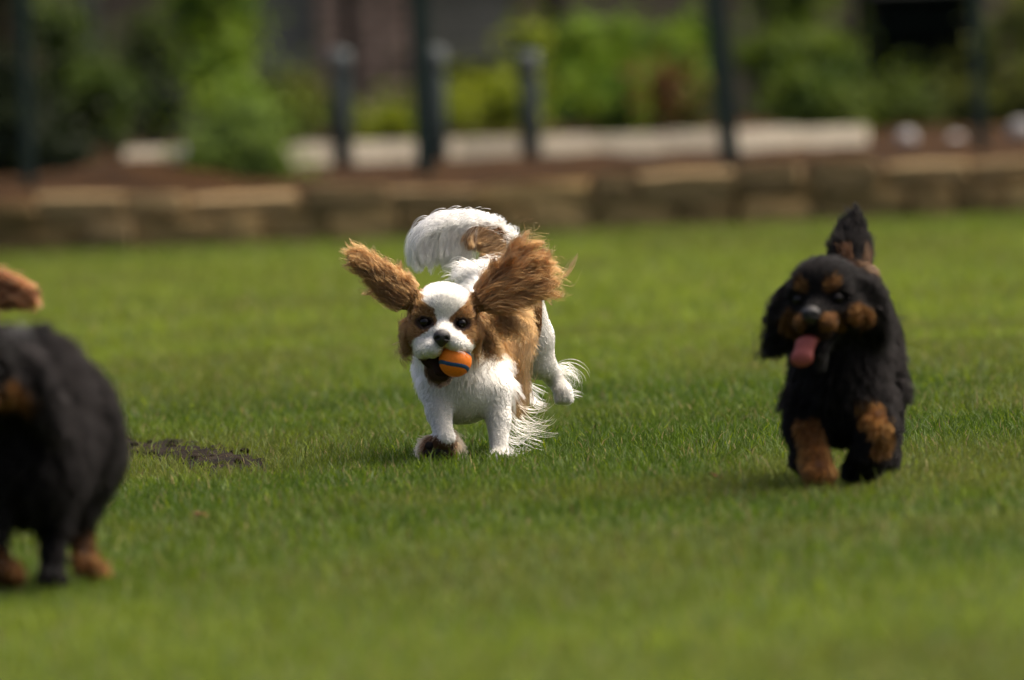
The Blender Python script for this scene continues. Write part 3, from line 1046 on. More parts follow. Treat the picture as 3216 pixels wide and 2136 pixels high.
# ---------------------------------------------------------------- the white and chestnut spaniel with the ball
def main_dog():
    dog = Dog((1430, 1455), 'white and chestnut spaniel running with an orange ball in its mouth, ears flying')
    L = dog.L
    O = L(1392, 1008, -0.06)
    dog.head(O, rot(math.radians(1), math.radians(-3), math.radians(2)), 1.0)
    H = dog.H
    chest = L(1448, 1205, 0.10); shoulder = L(1455, 1090, 0.14); mid = L(1520, 1060, 0.28); rump = L(1545, 940, 0.42)
    f = Field((-0.30, -0.25, -0.01), (0.34, 0.66, 0.62), dog.h if False else 0.0042)
    dog.head_shape(f, lipL=(-0.022, -0.066, -0.052), lipR=(0.028, -0.066, -0.040), lower=False)
    dog.he(f, (0.048, -0.052, -0.046), (0.018, 0.030, 0.017), 0.010)
    dog.he(f, (-0.040, -0.032, -0.058), (0.020, 0.03, 0.024), 0.012)
    # lower jaw hangs open under the ball
    dog.hl(f, (-0.008, 0.016, -0.055), (-0.004, -0.012, -0.104), 0.036, 0.026, 0.012)
    dog.hl(f, (-0.004, -0.008, -0.102), (0.004, -0.042, -0.112), 0.022, 0.014, 0.012)
    # neck, trunk
    f.limb(H((0, 0.05, -0.01)), chest + np.array([0, 0.05, 0.03]), 0.062, 0.082, 0.03)
    f.ell(chest, (0.086, 0.095, 0.084), None, 0.03)
    f.limb(chest + np.array([0, 0.08, 0.02]), mid, 0.092, 0.088, 0.03)
    f.limb(mid, rump, 0.086, 0.074, 0.03)
    f.ell(chest + np.array([0.002, 0.03, -0.030]), (0.066, 0.06, 0.044), None, 0.03)
    # front legs
    f.limb(L(1548, 1235, 0.08), L(1566, 1318, 0.06), 0.042, 0.024, 0.02); f.limb(L(1566, 1318, 0.06), L(1568, 1415, 0.03), 0.024, 0.0175, 0.012)
    f.ell(L(1566, 1436, 0.015), (0.022, 0.032, 0.018), None, 0.010)
    for dx in (-0.016, -0.005, 0.006, 0.016):
        f.ell(L(1566, 1443, -0.004 + abs(dx) * 0.5) + np.array([dx, 0, 0]), (0.0068, 0.014, 0.010), None, 0.004)
    f.limb(L(1376, 1220, 0.06), L(1378, 1295, 0.02), 0.040, 0.025, 0.02); f.limb(L(1378, 1295, 0.02), L(1398, 1376, -0.02), 0.025, 0.0185, 0.012)
    f.limb(L(1398, 1376, -0.02), L(1378, 1412, 0.02), 0.019, 0.024, 0.010)
    f.ell(L(1376, 1406, 0.010), (0.041, 0.025, 0.029), rot(0, 0, 0.1), 0.010)
    # hind legs: one flung out behind, the other tucked behind the chest
    f.limb(L(1625, 960, 0.42), L(1668, 1060, 0.45), 0.058, 0.047, 0.025); f.limb(L(1668, 1060, 0.45), L(1690, 1140, 0.46), 0.045, 0.036, 0.02)
    f.limb(L(1690, 1125, 0.46), L(1735, 1178, 0.50), 0.030, 0.022, 0.014); f.limb(L(1733, 1176, 0.50), L(1764, 1222, 0.49), 0.017, 0.020, 0.012)
    f.ell(L(1770, 1236, 0.48), (0.0205, 0.024, 0.026), rot(0, 0, -0.4), 0.010)
    for dx in (-0.014, 0.0, 0.013):
        f.ell(L(1768, 1256, 0.475) + np.array([dx + 0.002, -0.004, 0]), (0.0078, 0.012, 0.010), None, 0.005)
    f.limb(L(1500, 960, 0.42), L(1470, 1050, 0.42), 0.055, 0.042, 0.025); f.limb(L(1470, 1050, 0.42), L(1480, 1140, 0.50), 0.036, 0.022, 0.02)
    f.limb(L(1480, 1140, 0.50), L(1490, 1180, 0.47), 0.022, 0.024, 0.012)
    # ears
    e1a, e1b = H((-0.058, 0.005, 0.032)), L(1106, 797, -0.03)
    e2a, e2b = H((0.060, 0.005, 0.034)), L(1708, 832, -0.01)
    E1 = frame(e1b - e1a, (0.1, -1, -0.15)); E2 = frame(e2b - e2a, (-0.1, -1, -0.25))
    l1, l2 = np.linalg.norm(e1b - e1a), np.linalg.norm(e2b - e2a)
    f.ell(e1a * 0.70 + e1b * 0.30, (l1 * 0.34, 0.036, 0.010), E1, 0.012)
    f.ell(e1a * 0.42 + e1b * 0.58, (l1 * 0.32, 0.022, 0.008), E1, 0.014)
    f.ell(e2a * 0.66 + e2b * 0.34, (l2 * 0.40, 0.033, 0.010), E2, 0.012)
    f.ell(H((-0.072, 0.025, -0.034)), (0.014, 0.022, 0.036), None, 0.014)
    f.ell(H((0.070, 0.03, -0.018)), (0.013, 0.020, 0.030), None, 0.014)
    # tail
    T = [L(1556, 885, 0.47), L(1600, 812, 0.50), L(1598, 755, 0.51), L(1556, 716, 0.50), L(1480, 696, 0.49), L(1405, 698, 0.48), L(1350, 728, 0.47)]
    for i in range(len(T) - 1):
        f.limb(T[i], T[i + 1], 0.020 - 0.002 * i, 0.018 - 0.002 * i, 0.012)

    def blaze(z):
        return np.interp(z, [-0.09, -0.06, -0.04, -0.018, 0.004, 0.020, 0.045, 0.075, 0.1], [0.095, 0.075, 0.060, 0.034, 0.013, 0.016, 0.045, 0.052, 0.05])

    def colour(P):
        Hh = dog.toH(P); C = np.tile(WHITE, (len(P), 1))
        x, y, z = Hh[:, 0], Hh[:, 1], Hh[:, 2]
        inhead = (np.abs(x) < 0.115) & (y < 0.075) & (z > -0.075) & (z < 0.1)
        j = (vnoise(P, 90, 4) - 0.5) * 0.012
        edge = np.where(x < 0, -0.072, -0.044)
        br = inhead & (np.abs(x - 0.002) + j > blaze(z)) & (z > edge + j)
        br |= inhead & (np.abs(x) > 0.068) & (z > -0.085)
        d1, t1, _ = poly_dist(P, [e1a, e1b]); d2, t2, _ = poly_dist(P, [e2a, e2b])
        br |= ((d1 < 0.062) & (t1 > 0.03)) | ((d2 < 0.066) & (t2 > 0.03))
        flank = (P[:, 0] > 0.108 + j * 2) & (P[:, 1] > 0.10) & (P[:, 1] < 0.40) & (P[:, 2] > 0.10)
        back = (P[:, 1] > 0.08) & (P[:, 1] < 0.26) & (P[:, 2] > 0.24) & (np.abs(P[:, 0] - 0.02) > 0.02)
        br |= flank | back
        dt, tt, _ = poly_dist(P, T)
        br |= (dt < 0.03) & (tt > 0.14) & (tt < 0.60) & (P[:, 2] < along(T, tt)[:, 2] + 0.004) & (P[:, 1] < 0.505)
        C[br] = BROWN * (0.8 + 0.45 * vnoise(P[br], 30, 8)[:, None])
        # dark rims of the open mouth
        jaw = (z < -0.078) & (z > -0.14) & (y < 0.01) & (np.abs(x) < 0.05)
        C[jaw] = np.array([0.05, 0.026, 0.016])
        for s in (-1, 1):
            e = np.linalg.norm((Hh - np.array([s * 0.0385, -0.04, -0.002])) * np.array([0.8, 0.6, 1.15]), axis=1)
            C[(e < 0.0172)] = np.array([0.024, 0.011, 0.006])
        paw = np.linalg.norm(P - L(1376, 1412, 0.01), axis=1) < 0.052
        paw &= P[:, 2] < 0.060
        C[paw] = np.array([0.40, 0.27, 0.15])
        C[paw & (P[:, 1] < 0.0)] = np.array([0.10, 0.05, 0.025])
        return C

    dog.build(f, colour)
    dog.face_parts(nose=(-0.003, -0.097, -0.026))
    # mouth lining
    def lining(ff):
        dog.he(ff, (-0.012, -0.016, -0.080), (0.034, 0.030, 0.022), 0.006)
        dog.hl(ff, (-0.018, -0.030, -0.074), (-0.006, -0.050, -0.104), 0.015, 0.010, 0.008)
        dog.hl(ff, (-0.006, -0.020, -0.104), (0.010, -0.050, -0.108), 0.014, 0.009, 0.008)
    field_part('mouth', H((0, -0.02, -0.09)) - 0.08, H((0, -0.02, -0.09)) + 0.08, 0.003, lining, MAT['mouth'], dog.root)
    # pads of the folded forepaw and toe claws
    for px, py, r in ((1386, 1416, 0.0135), (1350, 1400, 0.009), (1346, 1424, 0.009), (1414, 1402, 0.009), (1370, 1436, 0.009)):
        sphere_part('paw_pad', L(px, py, -0.012), (r * 1.15, r * 0.7, r), MAT['pad'], dog.root)
    for px in (1546, 1560, 1573, 1586):
        a = L(px, 1446, -0.008)
        b = MB(); b.tube([a, a + np.array([0, -0.007, -0.003]), a + np.array([0, -0.011, -0.008])], [0.0026, 0.002, 0.0006], 6); b.build('claw', MAT['claw'], dog.root, smooth=True)

    nosep = H((0, -0.10, -0.02))
    eyes = [H((s * 0.0385, -0.04, -0.001)) for s in (-1, 1)]

    def regions(P, N):
        Hh = dog.toH(P); n = len(P)
        x, y, z = Hh[:, 0], Hh[:, 1], Hh[:, 2]
        D = np.tile(np.array([0, 0.75, -0.65]), (n, 1)); Ln = np.full(n, 0.026); lift = np.full(n, 0.35); cf = np.full(n, 0.45)
        bend = np.tile(np.array([0, 0, -0.35]), (n, 1))
        front = (P[:, 1] < 0.16) & (P[:, 2] < 0.30)
        D[front] = np.array([0.05, -0.1, -1.0]); Ln[front] = np.interp(P[front, 2], [0.13, 0.16, 0.22], [0.006, 0.011, 0.032]); cf[front] = 0.42
        flank = (P[:, 0] > 0.085) & (P[:, 1] > 0.08) & (P[:, 2] > 0.10)
        D[flank] = np.array([0.1, 0.1, -1]); Ln[flank] = 0.045; cf[flank] = 0.65
        legs = (P[:, 2] < 0.135)
        D[legs] = np.array([0, 0.15, -1]); Ln[legs] = 0.006; cf[legs] = 0.3; bend[legs] *= 0.2
        hind = (P[:, 0] > 0.135) & (P[:, 1] > 0.36)
        D[hind] = np.array([0.25, 0.2, -1]); Ln[hind] = 0.0045; cf[hind] = 0.35
        head = (np.linalg.norm(Hh - np.array([0, 0, 0]), axis=1) < 0.118) & (y < 0.085) & (z > -0.12)
        dh = nrm(P - nosep) + np.array([0, 0.25, 0])
        D[head] = dh[head]; Ln[head] = 0.0085; lift[head] = 0.22; cf[head] = 0.3; bend[head] *= 0.15
        top = head & (z > 0.03); Ln[top] = 0.013; lift[top] = 0.35
        muz = head & (y < -0.045); Ln[muz] = 0.0045; cf[muz] = 0.1
        jow = head & (z < -0.055) & (y > -0.02); Ln[jow] = 0.02; D[jow] = np.array([0, 0.2, -1]); cf[jow] = 0.5
        side = head & (np.abs(x) > 0.07) & (y > -0.01); Ln[side] = 0.02; D[side] = np.array([0, 0.1, -1]) + np.sign(x[side])[:, None] * np.array([0.3, 0, 0]); cf[side] = 0.6
        d1, t1, _ = poly_dist(P, [e1a, e1b]); d2, t2, _ = poly_dist(P, [e2a, e2b])
        for dd, t, a, b in ((d1, t1, e1a, e1b), (d2, t2, e2a, e2b)):
            m = (dd < 0.055) & (t > 0.05)
            ax = nrm(b - a)
            D[m] = ax + (P[m] - (a + t[m][:, None] * (b - a))) * 4.0
            Ln[m] = 0.030 + 0.024 * t[m]; lift[m] = 0.07; cf[m] = 0.6; bend[m] = np.array([0, 0.05, 0.05])
        dt, tt, tg = poly_dist(P, T)
        m = (dt < 0.034) & (tt > 0.05)
        D[m] = tg[m] + np.array([0, 0, -0.25]); Ln[m] = 0.026; lift[m] = 0.4; cf[m] = 0.6
        paw = (np.linalg.norm(P - L(1376, 1412, 0.012), axis=1) < 0.048) & (P[:, 2] < 0.058)
        D[paw] = N[paw] * 0.8 + np.array([0, 0.1, -0.5]); Ln[paw] = 0.020; cf[paw] = 0.6
        keep = np.ones(n, bool)
        for e in eyes: keep &= np.linalg.norm((P - e) * np.array([0.8, 1, 1.3]), axis=1) > 0.0130
        keep &= np.linalg.norm(P - H((-0.003, -0.097, -0.026)), axis=1) > 0.0195
        keep &= ~((z < -0.080) & (z > -0.125) & (y < -0.012) & (np.abs(x) < 0.045))
        keep &= ~(paw & (P[:, 1] < 0.004) & (np.hypot((P[:, 0] - L(1376, 1418, 0)[0]) / 0.030, (P[:, 2] - 0.030) / 0.024) < 1))
        D = tang(D, N) * (1 - lift[:, None]) + N * lift[:, None]
        return D, Ln * rng.uniform(0.6, 1.2, n), bend, cf * rng.uniform(0.6, 1.1, n), keep

    def weight(fc):
        w = np.where(fc[:, 1] < 0.2, 1.5, 0.7)
        Hh = dog.toH(fc); w = np.where(np.linalg.norm(Hh, axis=1) < 0.12, 3.2, w)
        d1 = poly_dist(fc, [e1a, e1b])[0]; d2 = poly_dist(fc, [e2a, e2b])[0]
        return np.where(np.minimum(d1, d2) < 0.05, 2.0, w)
    coat(dog, 90000, regions, 'coat_fur', 0.00038, 0.00012, 7000, weight, frizz=0.055)

    # long ear fringes blown up and outwards
    g = []
    for a, b, n, fan, ln in ((e1a, e1b, 11000, 0.037, 0.046), (e2a, e2b, 15000, 0.050, 0.070)):
        t = rng.uniform(0.10, 0.94, n) ** 0.9; ax = nrm(b - a); up = nrm(np.cross(np.array([0, 1, 0]), ax))
        v = np.clip(rng.normal(0, 0.55, n), -1.1, 1.1)
        half = fan * (1.0 - 0.72 * t if fan < 0.04 else 0.5 + 0.45 * t)
        P = a + (b - a) * (t * 0.84)[:, None] + up * (v * half)[:, None] + np.array([0, 1, 0]) * rng.normal(-0.004, 0.008, n)[:, None]
        D = ax + up * (v * (0.30 if fan < 0.04 else 0.5))[:, None] + rng.normal(size=(n, 3)) * 0.12
        Ln = ln * rng.uniform(0.45, 1.15, n) * np.where(rng.random(n) < 0.08, 1.6, 1.0)
        pos = grow(P, D, Ln, 10, np.tile(np.array([0, 0.05, -0.05]), (n, 1)), 0.06, 0.11, 9.0)
        pos = clump(pos, 150 if fan > 0.04 else 260, rng.uniform(0.35, 0.98, n))
        C = BROWN * (0.25 + 1.35 * vnoise(P, 55, 3)[:, None]) * rng.uniform(0.6, 1.4, (n, 1))
        g.append((pos, C))
    # wavy locks hanging from the ear roots
    for (c, ext, n, dirn) in ((H((0.090, 0.03, -0.03)), (0.016, 0.012, 0.024), 600, (0.5, 0.0, -1)), (H((-0.078, 0.015, -0.025)), (0.010, 0.012, 0.022), 600, (0.0, 0, -1)), (H((0.120, 0.02, 0.01)), (0.03, 0.012, 0.018), 600, (0.7, 0.0, -0.7))):
        P = c + rng.normal(size=(n, 3)) * np.array(ext) * 0.6
        D = np.array(dirn) + rng.normal(size=(n, 3)) * 0.18
        pos = grow(P, D, rng.uniform(0.03, 0.065, n), 10, np.tile(np.array([0.0, 0, -0.2]), (n, 1)), 0.07, 0.16, 11.0)
        pos = clump(pos, 60, rng.uniform(0.6, 0.95, n))
        C = BROWN * np.array([1.0, 1.1, 1.2]) * rng.uniform(0.35, 1.25, (n, 1))
        g.append((pos, C))
    fur_object('ear_fur', g, MAT['hair'], dog.root, 0.00042, 0.00012)

    # tail plume: white feathering hanging from the arch, chestnut inside
    g = []
    n = 9000      # crown of the arch, combed back along the tail
    t = np.clip(rng.beta(1.6, 1.1, n) * 0.80 + 0.22, 0, 1.0)
    P = along(T, t) + rng.normal(size=(n, 3)) * np.array([0.006, 0.010, 0.008])
    P[:, 2] += rng.uniform(-0.010, 0.012, n)
    left = np.clip((t - 0.42) / 0.5, 0, 1)
    D = np.column_stack([-0.9 + 0.2 * rng.normal(size=n), rng.normal(size=n) * 0.18, 0.22 - 0.2 * left + rng.normal(size=n) * 0.15])
    Ln = (0.026 + 0.070 * left ** 0.8) * rng.uniform(0.55, 1.1, n)
    bend = np.column_stack([0.85 * left + 0.1, np.zeros(n), -2.3 * left - 0.35])
    pos = grow(P, D, Ln, 10, bend, 0.03, 0.02, 5.0); pos = clump(pos, 300, rng.uniform(0.4, 0.9, n))
    g.append((pos, np.tile(WHITE, (n, 1)) * rng.uniform(0.88, 1.1, (n, 1))))
    n = 15000     # curtain of long white hair falling inside the arch
    t = rng.uniform(0.60, 1.0, n)
    P = along(T, t) + rng.normal(size=(n, 3)) * np.array([0.006, 0.012, 0.006])
    u_ = np.clip((t - 0.52) / 0.48, 0, 1)
    D = np.column_stack([-0.30 - 0.45 * u_ + rng.normal(size=n) * 0.16, rng.normal(size=n) * 0.10, -0.15 + rng.normal(size=n) * 0.12])
    bend = np.column_stack([0.25 + 0.55 * u_ + 0.3 * rng.random(n), np.zeros(n), np.full(n, -2.6)])
    Ln = (0.130 - 0.030 * np.clip((t - 0.6) / 0.4, 0, 1)) * rng.uniform(0.62, 1.06, n)
    pos = grow(P, D, Ln, 11, bend, 0.022, 0.02, 5.0); pos = clump(pos, 240, rng.uniform(0.5, 0.95, n))
    g.append((pos, np.tile(WHITE, (n, 1)) * rng.uniform(0.88, 1.1, (n, 1))))
    n = 4200      # short fluff on the outer curve
    t = rng.uniform(0.1, 0.95, n); P = along(T, t); cen = L(1470, 790, 0.49)
    out = nrm(P - cen); P = P + out * 0.012
    D = out + poly_dist(P, T)[2] * 0.9 + rng.normal(size=(n, 3)) * 0.3
    pos = grow(P, D, rng.uniform(0.008, 0.022, n), 6, np.tile(np.array([0, 0, -0.2]), (n, 1)), 0.12, 0.1, 8.0); pos = clump(pos, 250, rng.uniform(0.3, 0.9, n))
    g.append((pos, np.tile(WHITE, (n, 1)) * rng.uniform(0.85, 1.12, (n, 1))))
    n = 8000      # chestnut underside
    t = rng.uniform(0.12, 0.66, n); P = along(T, t); inn = nrm(cen - P)
    P = P + inn * 0.006 + np.array([0, -0.026, 0]) * rng.random((n, 1))
    D = inn * 0.8 + np.array([-0.45, -0.25, -0.2]) + rng.normal(size=(n, 3)) * 0.22
    pos = grow(P, D, rng.uniform(0.035, 0.066, n), 8, np.tile(np.array([0, 0, -0.3]), (n, 1)), 0.08, 0.05, 7.0); pos = clump(pos, 200, rng.uniform(0.4, 0.9, n))
    g.append((pos, BROWN * np.array([1.15, 1.3, 1.6]) * rng.uniform(0.55, 1.25, (n, 1))))
    n = 3000      # white curls over the rump in front of the tail root
    c = rng.random(n); P = np.where((c < 0.5)[:, None], L(1506, 868, 0.40), L(1530, 862, 0.41)) + rng.normal(size=(n, 3)) * np.array([0.018, 0.012, 0.010])
    side = np.where(c < 0.5, -1.0, 1.0)
    D = np.column_stack([side * 0.55, rng.normal(size=n) * 0.1 - 0.1, np.full(n, 1.0)]) + rng.normal(size=(n, 3)) * 0.15
    pos = grow(P, D, rng.uniform(0.034, 0.058, n), 10, None, 0.03, 0.0, 1, side * rng.uniform(1.6, 2.9, n), np.tile(np.array([0, 1.0, 0]), (n, 1)))
    pos = clump(pos, 70, rng.uniform(0.4, 0.9, n))
    g.append((pos, np.tile(WHITE, (n, 1)) * rng.uniform(0.9, 1.12, (n, 1))))
    fur_object('tail_fur', g, MAT['hair'], dog.root, 0.00045, 0.00014)

    # feathering on the legs
    g = []
    yax = np.array([0, 1.0, 0])
    for a, b, n, dirn, l0, l1, cu, colr in (
            (L(1742, 1150, 0.50), L(1752, 1190, 0.50), 45, (1.0, 0.1, 0.55), 0.055, 0.10, (1.6, 4.2), WHITE * np.array([1, 0.97, 0.85])),
            (L(1752, 1185, 0.50), L(1790, 1240, 0.49), 40, (1.0, 0.0, -0.1), 0.012, 0.036, (-1.2, 1.2), WHITE),
            (L(1590, 1340, 0.07), L(1592, 1420, 0.04), 45, (0.45, 0.2, -0.9), 0.04, 0.080, (-3.2, -1.2), WHITE),
            (L(1600, 1290, 0.08), L(1610, 1340, 0.08), 32, (0.5, 0.1, -0.9), 0.06, 0.10, (-2.6, -0.6), WHITE * np.array([1, .96, .86])),
            (L(1625, 1255, 0.16), L(1640, 1320, 0.12), 26, (0.7, 0.1, -0.8), 0.06, 0.11, (-2.8, -0.8), WHITE * np.array([1, .94, .80])),
            (L(1650, 1200, 0.30), L(1660, 1250, 0.25), 90, (0.6, 0.1, -0.9), 0.03, 0.055, (-0.8, 0.4), WHITE),
            (L(1420, 1350, 0.02), L(1430, 1400, 0.02), 420, (0.55, 0.05, -0.9), 0.02, 0.05, (-0.6, 0.8), np.array([0.42, 0.30, 0.19])),
            (L(1345, 1390, 0.02), L(1330, 1420, 0.02), 420, (-0.7, 0.0, -0.5), 0.012, 0.032, (-0.6, 0.8), np.array([0.46, 0.36, 0.22]))):
        t = rng.random(n)[:, None]; P = a * (1 - t) + b * t + rng.normal(size=(n, 3)) * 0.004
        D = np.array(dirn) + rng.normal(size=(n, 3)) * 0.22
        pos = grow(P, D, rng.uniform(l0, l1, n), 12, None, 0.03, 0.02, 4, rng.uniform(cu[0], cu[1], n), np.tile(yax, (n, 1)))
        pos = clump(pos, max(8, n // 9), rng.uniform(0.2, 0.8, n))
        g.append((pos, np.tile(colr, (n, 1)) * rng.uniform(0.8, 1.12, (n, 1))))
    w_ = []
    for s_ in (-1, 1):
        n = 14; P = np.array([H((s_ * rng.uniform(0.018, 0.036), -0.088, rng.uniform(-0.056, -0.038))) for _ in range(n)])
        D = np.column_stack([np.full(n, s_ * 1.0), rng.normal(-0.5, 0.25, n), rng.normal(-0.25, 0.2, n)])
        w_.append((grow(P, D, rng.uniform(0.018, 0.036, n), 8, np.tile(np.array([0, 0.2, -0.5]), (n, 1)), 0.01), np.tile(WHITE, (n, 1))))
    fur_object('whiskers', w_, MAT['hair'], dog.root, 0.0003, 0.0001)
    # chestnut flank fringe hanging down beside the foreleg
    n = 3000
    t = rng.random((n, 1)); P = L(1615, 1010, 0.24) * (1 - t) + L(1625, 1240, 0.20) * t + rng.normal(size=(n, 3)) * np.array([0.014, 0.03, 0.01])
    D = np.array([0.05, -0.02, -1.0]) + rng.normal(size=(n, 3)) * 0.12
    pos = grow(P, D, rng.uniform(0.04, 0.085, n), 8, None, 0.04, 0.04, 5.0); pos = clump(pos, 120, rng.uniform(0.5, 0.95, n))
    g.append((pos, BROWN * np.array([1.15, 1.35, 1.6]) * rng.uniform(0.7, 1.3, (n, 1))))
    fur_object('leg_fur', g, MAT['hair'], dog.root, 0.00045, 0.00016)
    return dog


main = main_dog()


# ---- the ball
def make_ball():
    c = main.L(1430, 1133, -0.114); r = 0.0350
    w = Vector(main.root.matrix_basis @ Vector(c)) if False else None
    Rm = Matrix.Rotation(ROLL, 4, 'Y'); wc = Vector(main.g) + Rm @ Vector(c)
    root = empty('rubber_ball', wc, (0, ROLL, 0)); tag(root, 'orange rubber ball with blue bands held in the spaniel\'s mouth', 'ball')
    v, f = ico(5)
    mesh_np('ball', v * r, f, MAT['orange'], root, smooth=True)

    def band(fn, half):
        n = 120; V = []; 
        t = np.linspace(0, 2 * math.pi, n, endpoint=False)
        p = nrm(fn(t)); tg = nrm(np.roll(p, -1, 0) - np.roll(p, 1, 0)); sd = np.cross(p, tg)
        rows = [(-1.0, 0.9985), (-0.8, 1.010), (0, 1.014), (0.8, 1.010), (1.0, 0.9985)]
        for s, k in rows: V.append(nrm(p + sd * s * half) * r * k)
        V = np.concatenate(V); m = len(rows); i = np.arange(n); j = (i + 1) % n
        q = np.concatenate([np.stack([a * n + i, a * n + j, (a + 1) * n + j, (a + 1) * n + i], 1) for a in range(m - 1)])
        mesh_np('blue_band', V, q, MAT['blue'], root, smooth=True)
    def ring(nv, off):
        a = nrm(np.array(nv, float)); u = nrm(np.cross(a, [0.3, 1.0, 0.2])); v = np.cross(a, u); rr = math.sqrt(1 - off * off)
        return lambda t: a * off + rr * (np.cos(t)[:, None] * u + np.sin(t)[:, None] * v) + a * (0.05 * np.sin(3 * t))[:, None]
    band(ring((0.231, 0.226, 0.946), -0.40), 0.125)
    band(ring((0.659, 0.072, 0.749), 0.86), 0.115)
    band(ring((-0.7, 0.6, 0.5), 0.84), 0.115)


make_ball()


# ---------------------------------------------------------------- the black and tan spaniels
def black_tan_colour(dog, tan_pts, base=BLACK, white_pts=()):
    def colour(P):
        Hh = dog.toH(P); C = np.tile(base, (len(P), 1)); x, y, z = Hh.T
        j = (vnoise(P, 70, 4) - 0.5) * 0.012
        front = y < 0.02
        for s in (-1, 1):
            brow = np.hypot(x - s * 0.026, (z - 0.026) * 1.0) + j < 0.0145
            muz = (np.hypot((x - s * 0.029) / 1.0, (z + 0.044) / 0.95) + j < 0.021) & (np.abs(x) > 0.012)
            chk = np.hypot((x - s * 0.070) / 1.1, (z + 0.036) / 1.0) + j < 0.022
            C[front & (brow | muz)] = TAN * TAN_FACE
            C[(y < 0.05) & chk] = TAN * 0.7 * TAN_FACE
        for p, r, cc in tan_pts:
            d = np.linalg.norm(P - p, axis=1) + j * 2
            C[d < r] = cc
        return C
    return colour


def simple_regions(dog, ears, T, leg_z, Lbody=0.04, noseloc=(0, -0.094, -0.026)):
    nosep = dog.H((0, -0.10, -0.02)); eyes = [dog.H((s * 0.0385, -0.04, -0.001)) for s in (-1, 1)]

    def regions(P, N):
        Hh = dog.toH(P); n = len(P); x, y, z = Hh.T
        D = np.tile(np.array([0, 0.6, -0.8]), (n, 1)); Ln = np.full(n, Lbody); lift = np.full(n, 0.35); cf = np.full(n, 0.5)
        bend = np.tile(np.array([0, 0, -0.4]), (n, 1))
        front = P[:, 1] < 0.16; D[front] = np.array([0, 0, -1.0])
        legs = P[:, 2] < leg_z; D[legs] = np.array([0, 0.2, -1]); Ln[legs] = 0.014
        head = (np.linalg.norm(Hh, axis=1) < 0.118) & (y < 0.085) & (z > -0.12)
        dh = nrm(P - nosep) + np.array([0, 0.25, 0]); D[head] = dh[head]; Ln[head] = 0.010; lift[head] = 0.25; bend[head] *= 0.15
        Ln[head & (y < -0.045)] = 0.005; Ln[head & (z > 0.04)] = 0.016
        for a, b in ears:
            d, t, _ = poly_dist(P, [a, b]); m = (d < 0.05) & (t > 0.08)
            D[m] = nrm(b - a); Ln[m] = 0.03 + 0.02 * t[m]; lift[m] = 0.2; cf[m] = 0.7
        d, t, tg = poly_dist(P, T); m = (d < 0.045) & (t > 0.1)
        D[m] = tg[m]; Ln[m] = 0.034; lift[m] = 0.25
        keep = np.ones(n, bool)
        for e in eyes: keep &= np.linalg.norm(P - e, axis=1) > 0.0165 * dog.s
        keep &= np.linalg.norm(P - dog.H(noseloc), axis=1) > 0.019 * dog.s
        D = tang(D, N) * (1 - lift[:, None]) + N * lift[:, None]
        return D, Ln * rng.uniform(0.6, 1.2, n), bend, cf * rng.uniform(0.6, 1.1, n), keep
    return regions


def ear_pair(dog, f, tips, width=0.036):
    ears = []
    for (a, b) in tips:
        E = frame(b - a, (0.1, -1, 0)); l = np.linalg.norm(b - a)
        f.ell((a + b) / 2, (l * 0.55, width, 0.013), E, 0.014)
        ears.append((a, b))
    return ears


def tongue_part(dog, pts, w):
    def bl(f):
        for i in range(len(pts) - 1):
            a, b = np.array(pts[i]), np.array(pts[i + 1])
            for u in np.linspace(0, 1, 5):
                p = a * (1 - u) + b * u
                f.ell(p, (w, 0.006, 0.012), dog.R, 0.006)
    A = np.array(pts); field_part('tongue', A.min(0) - 0.05, A.max(0) + 0.05, 0.003, bl, MAT['tongue'], dog.root)


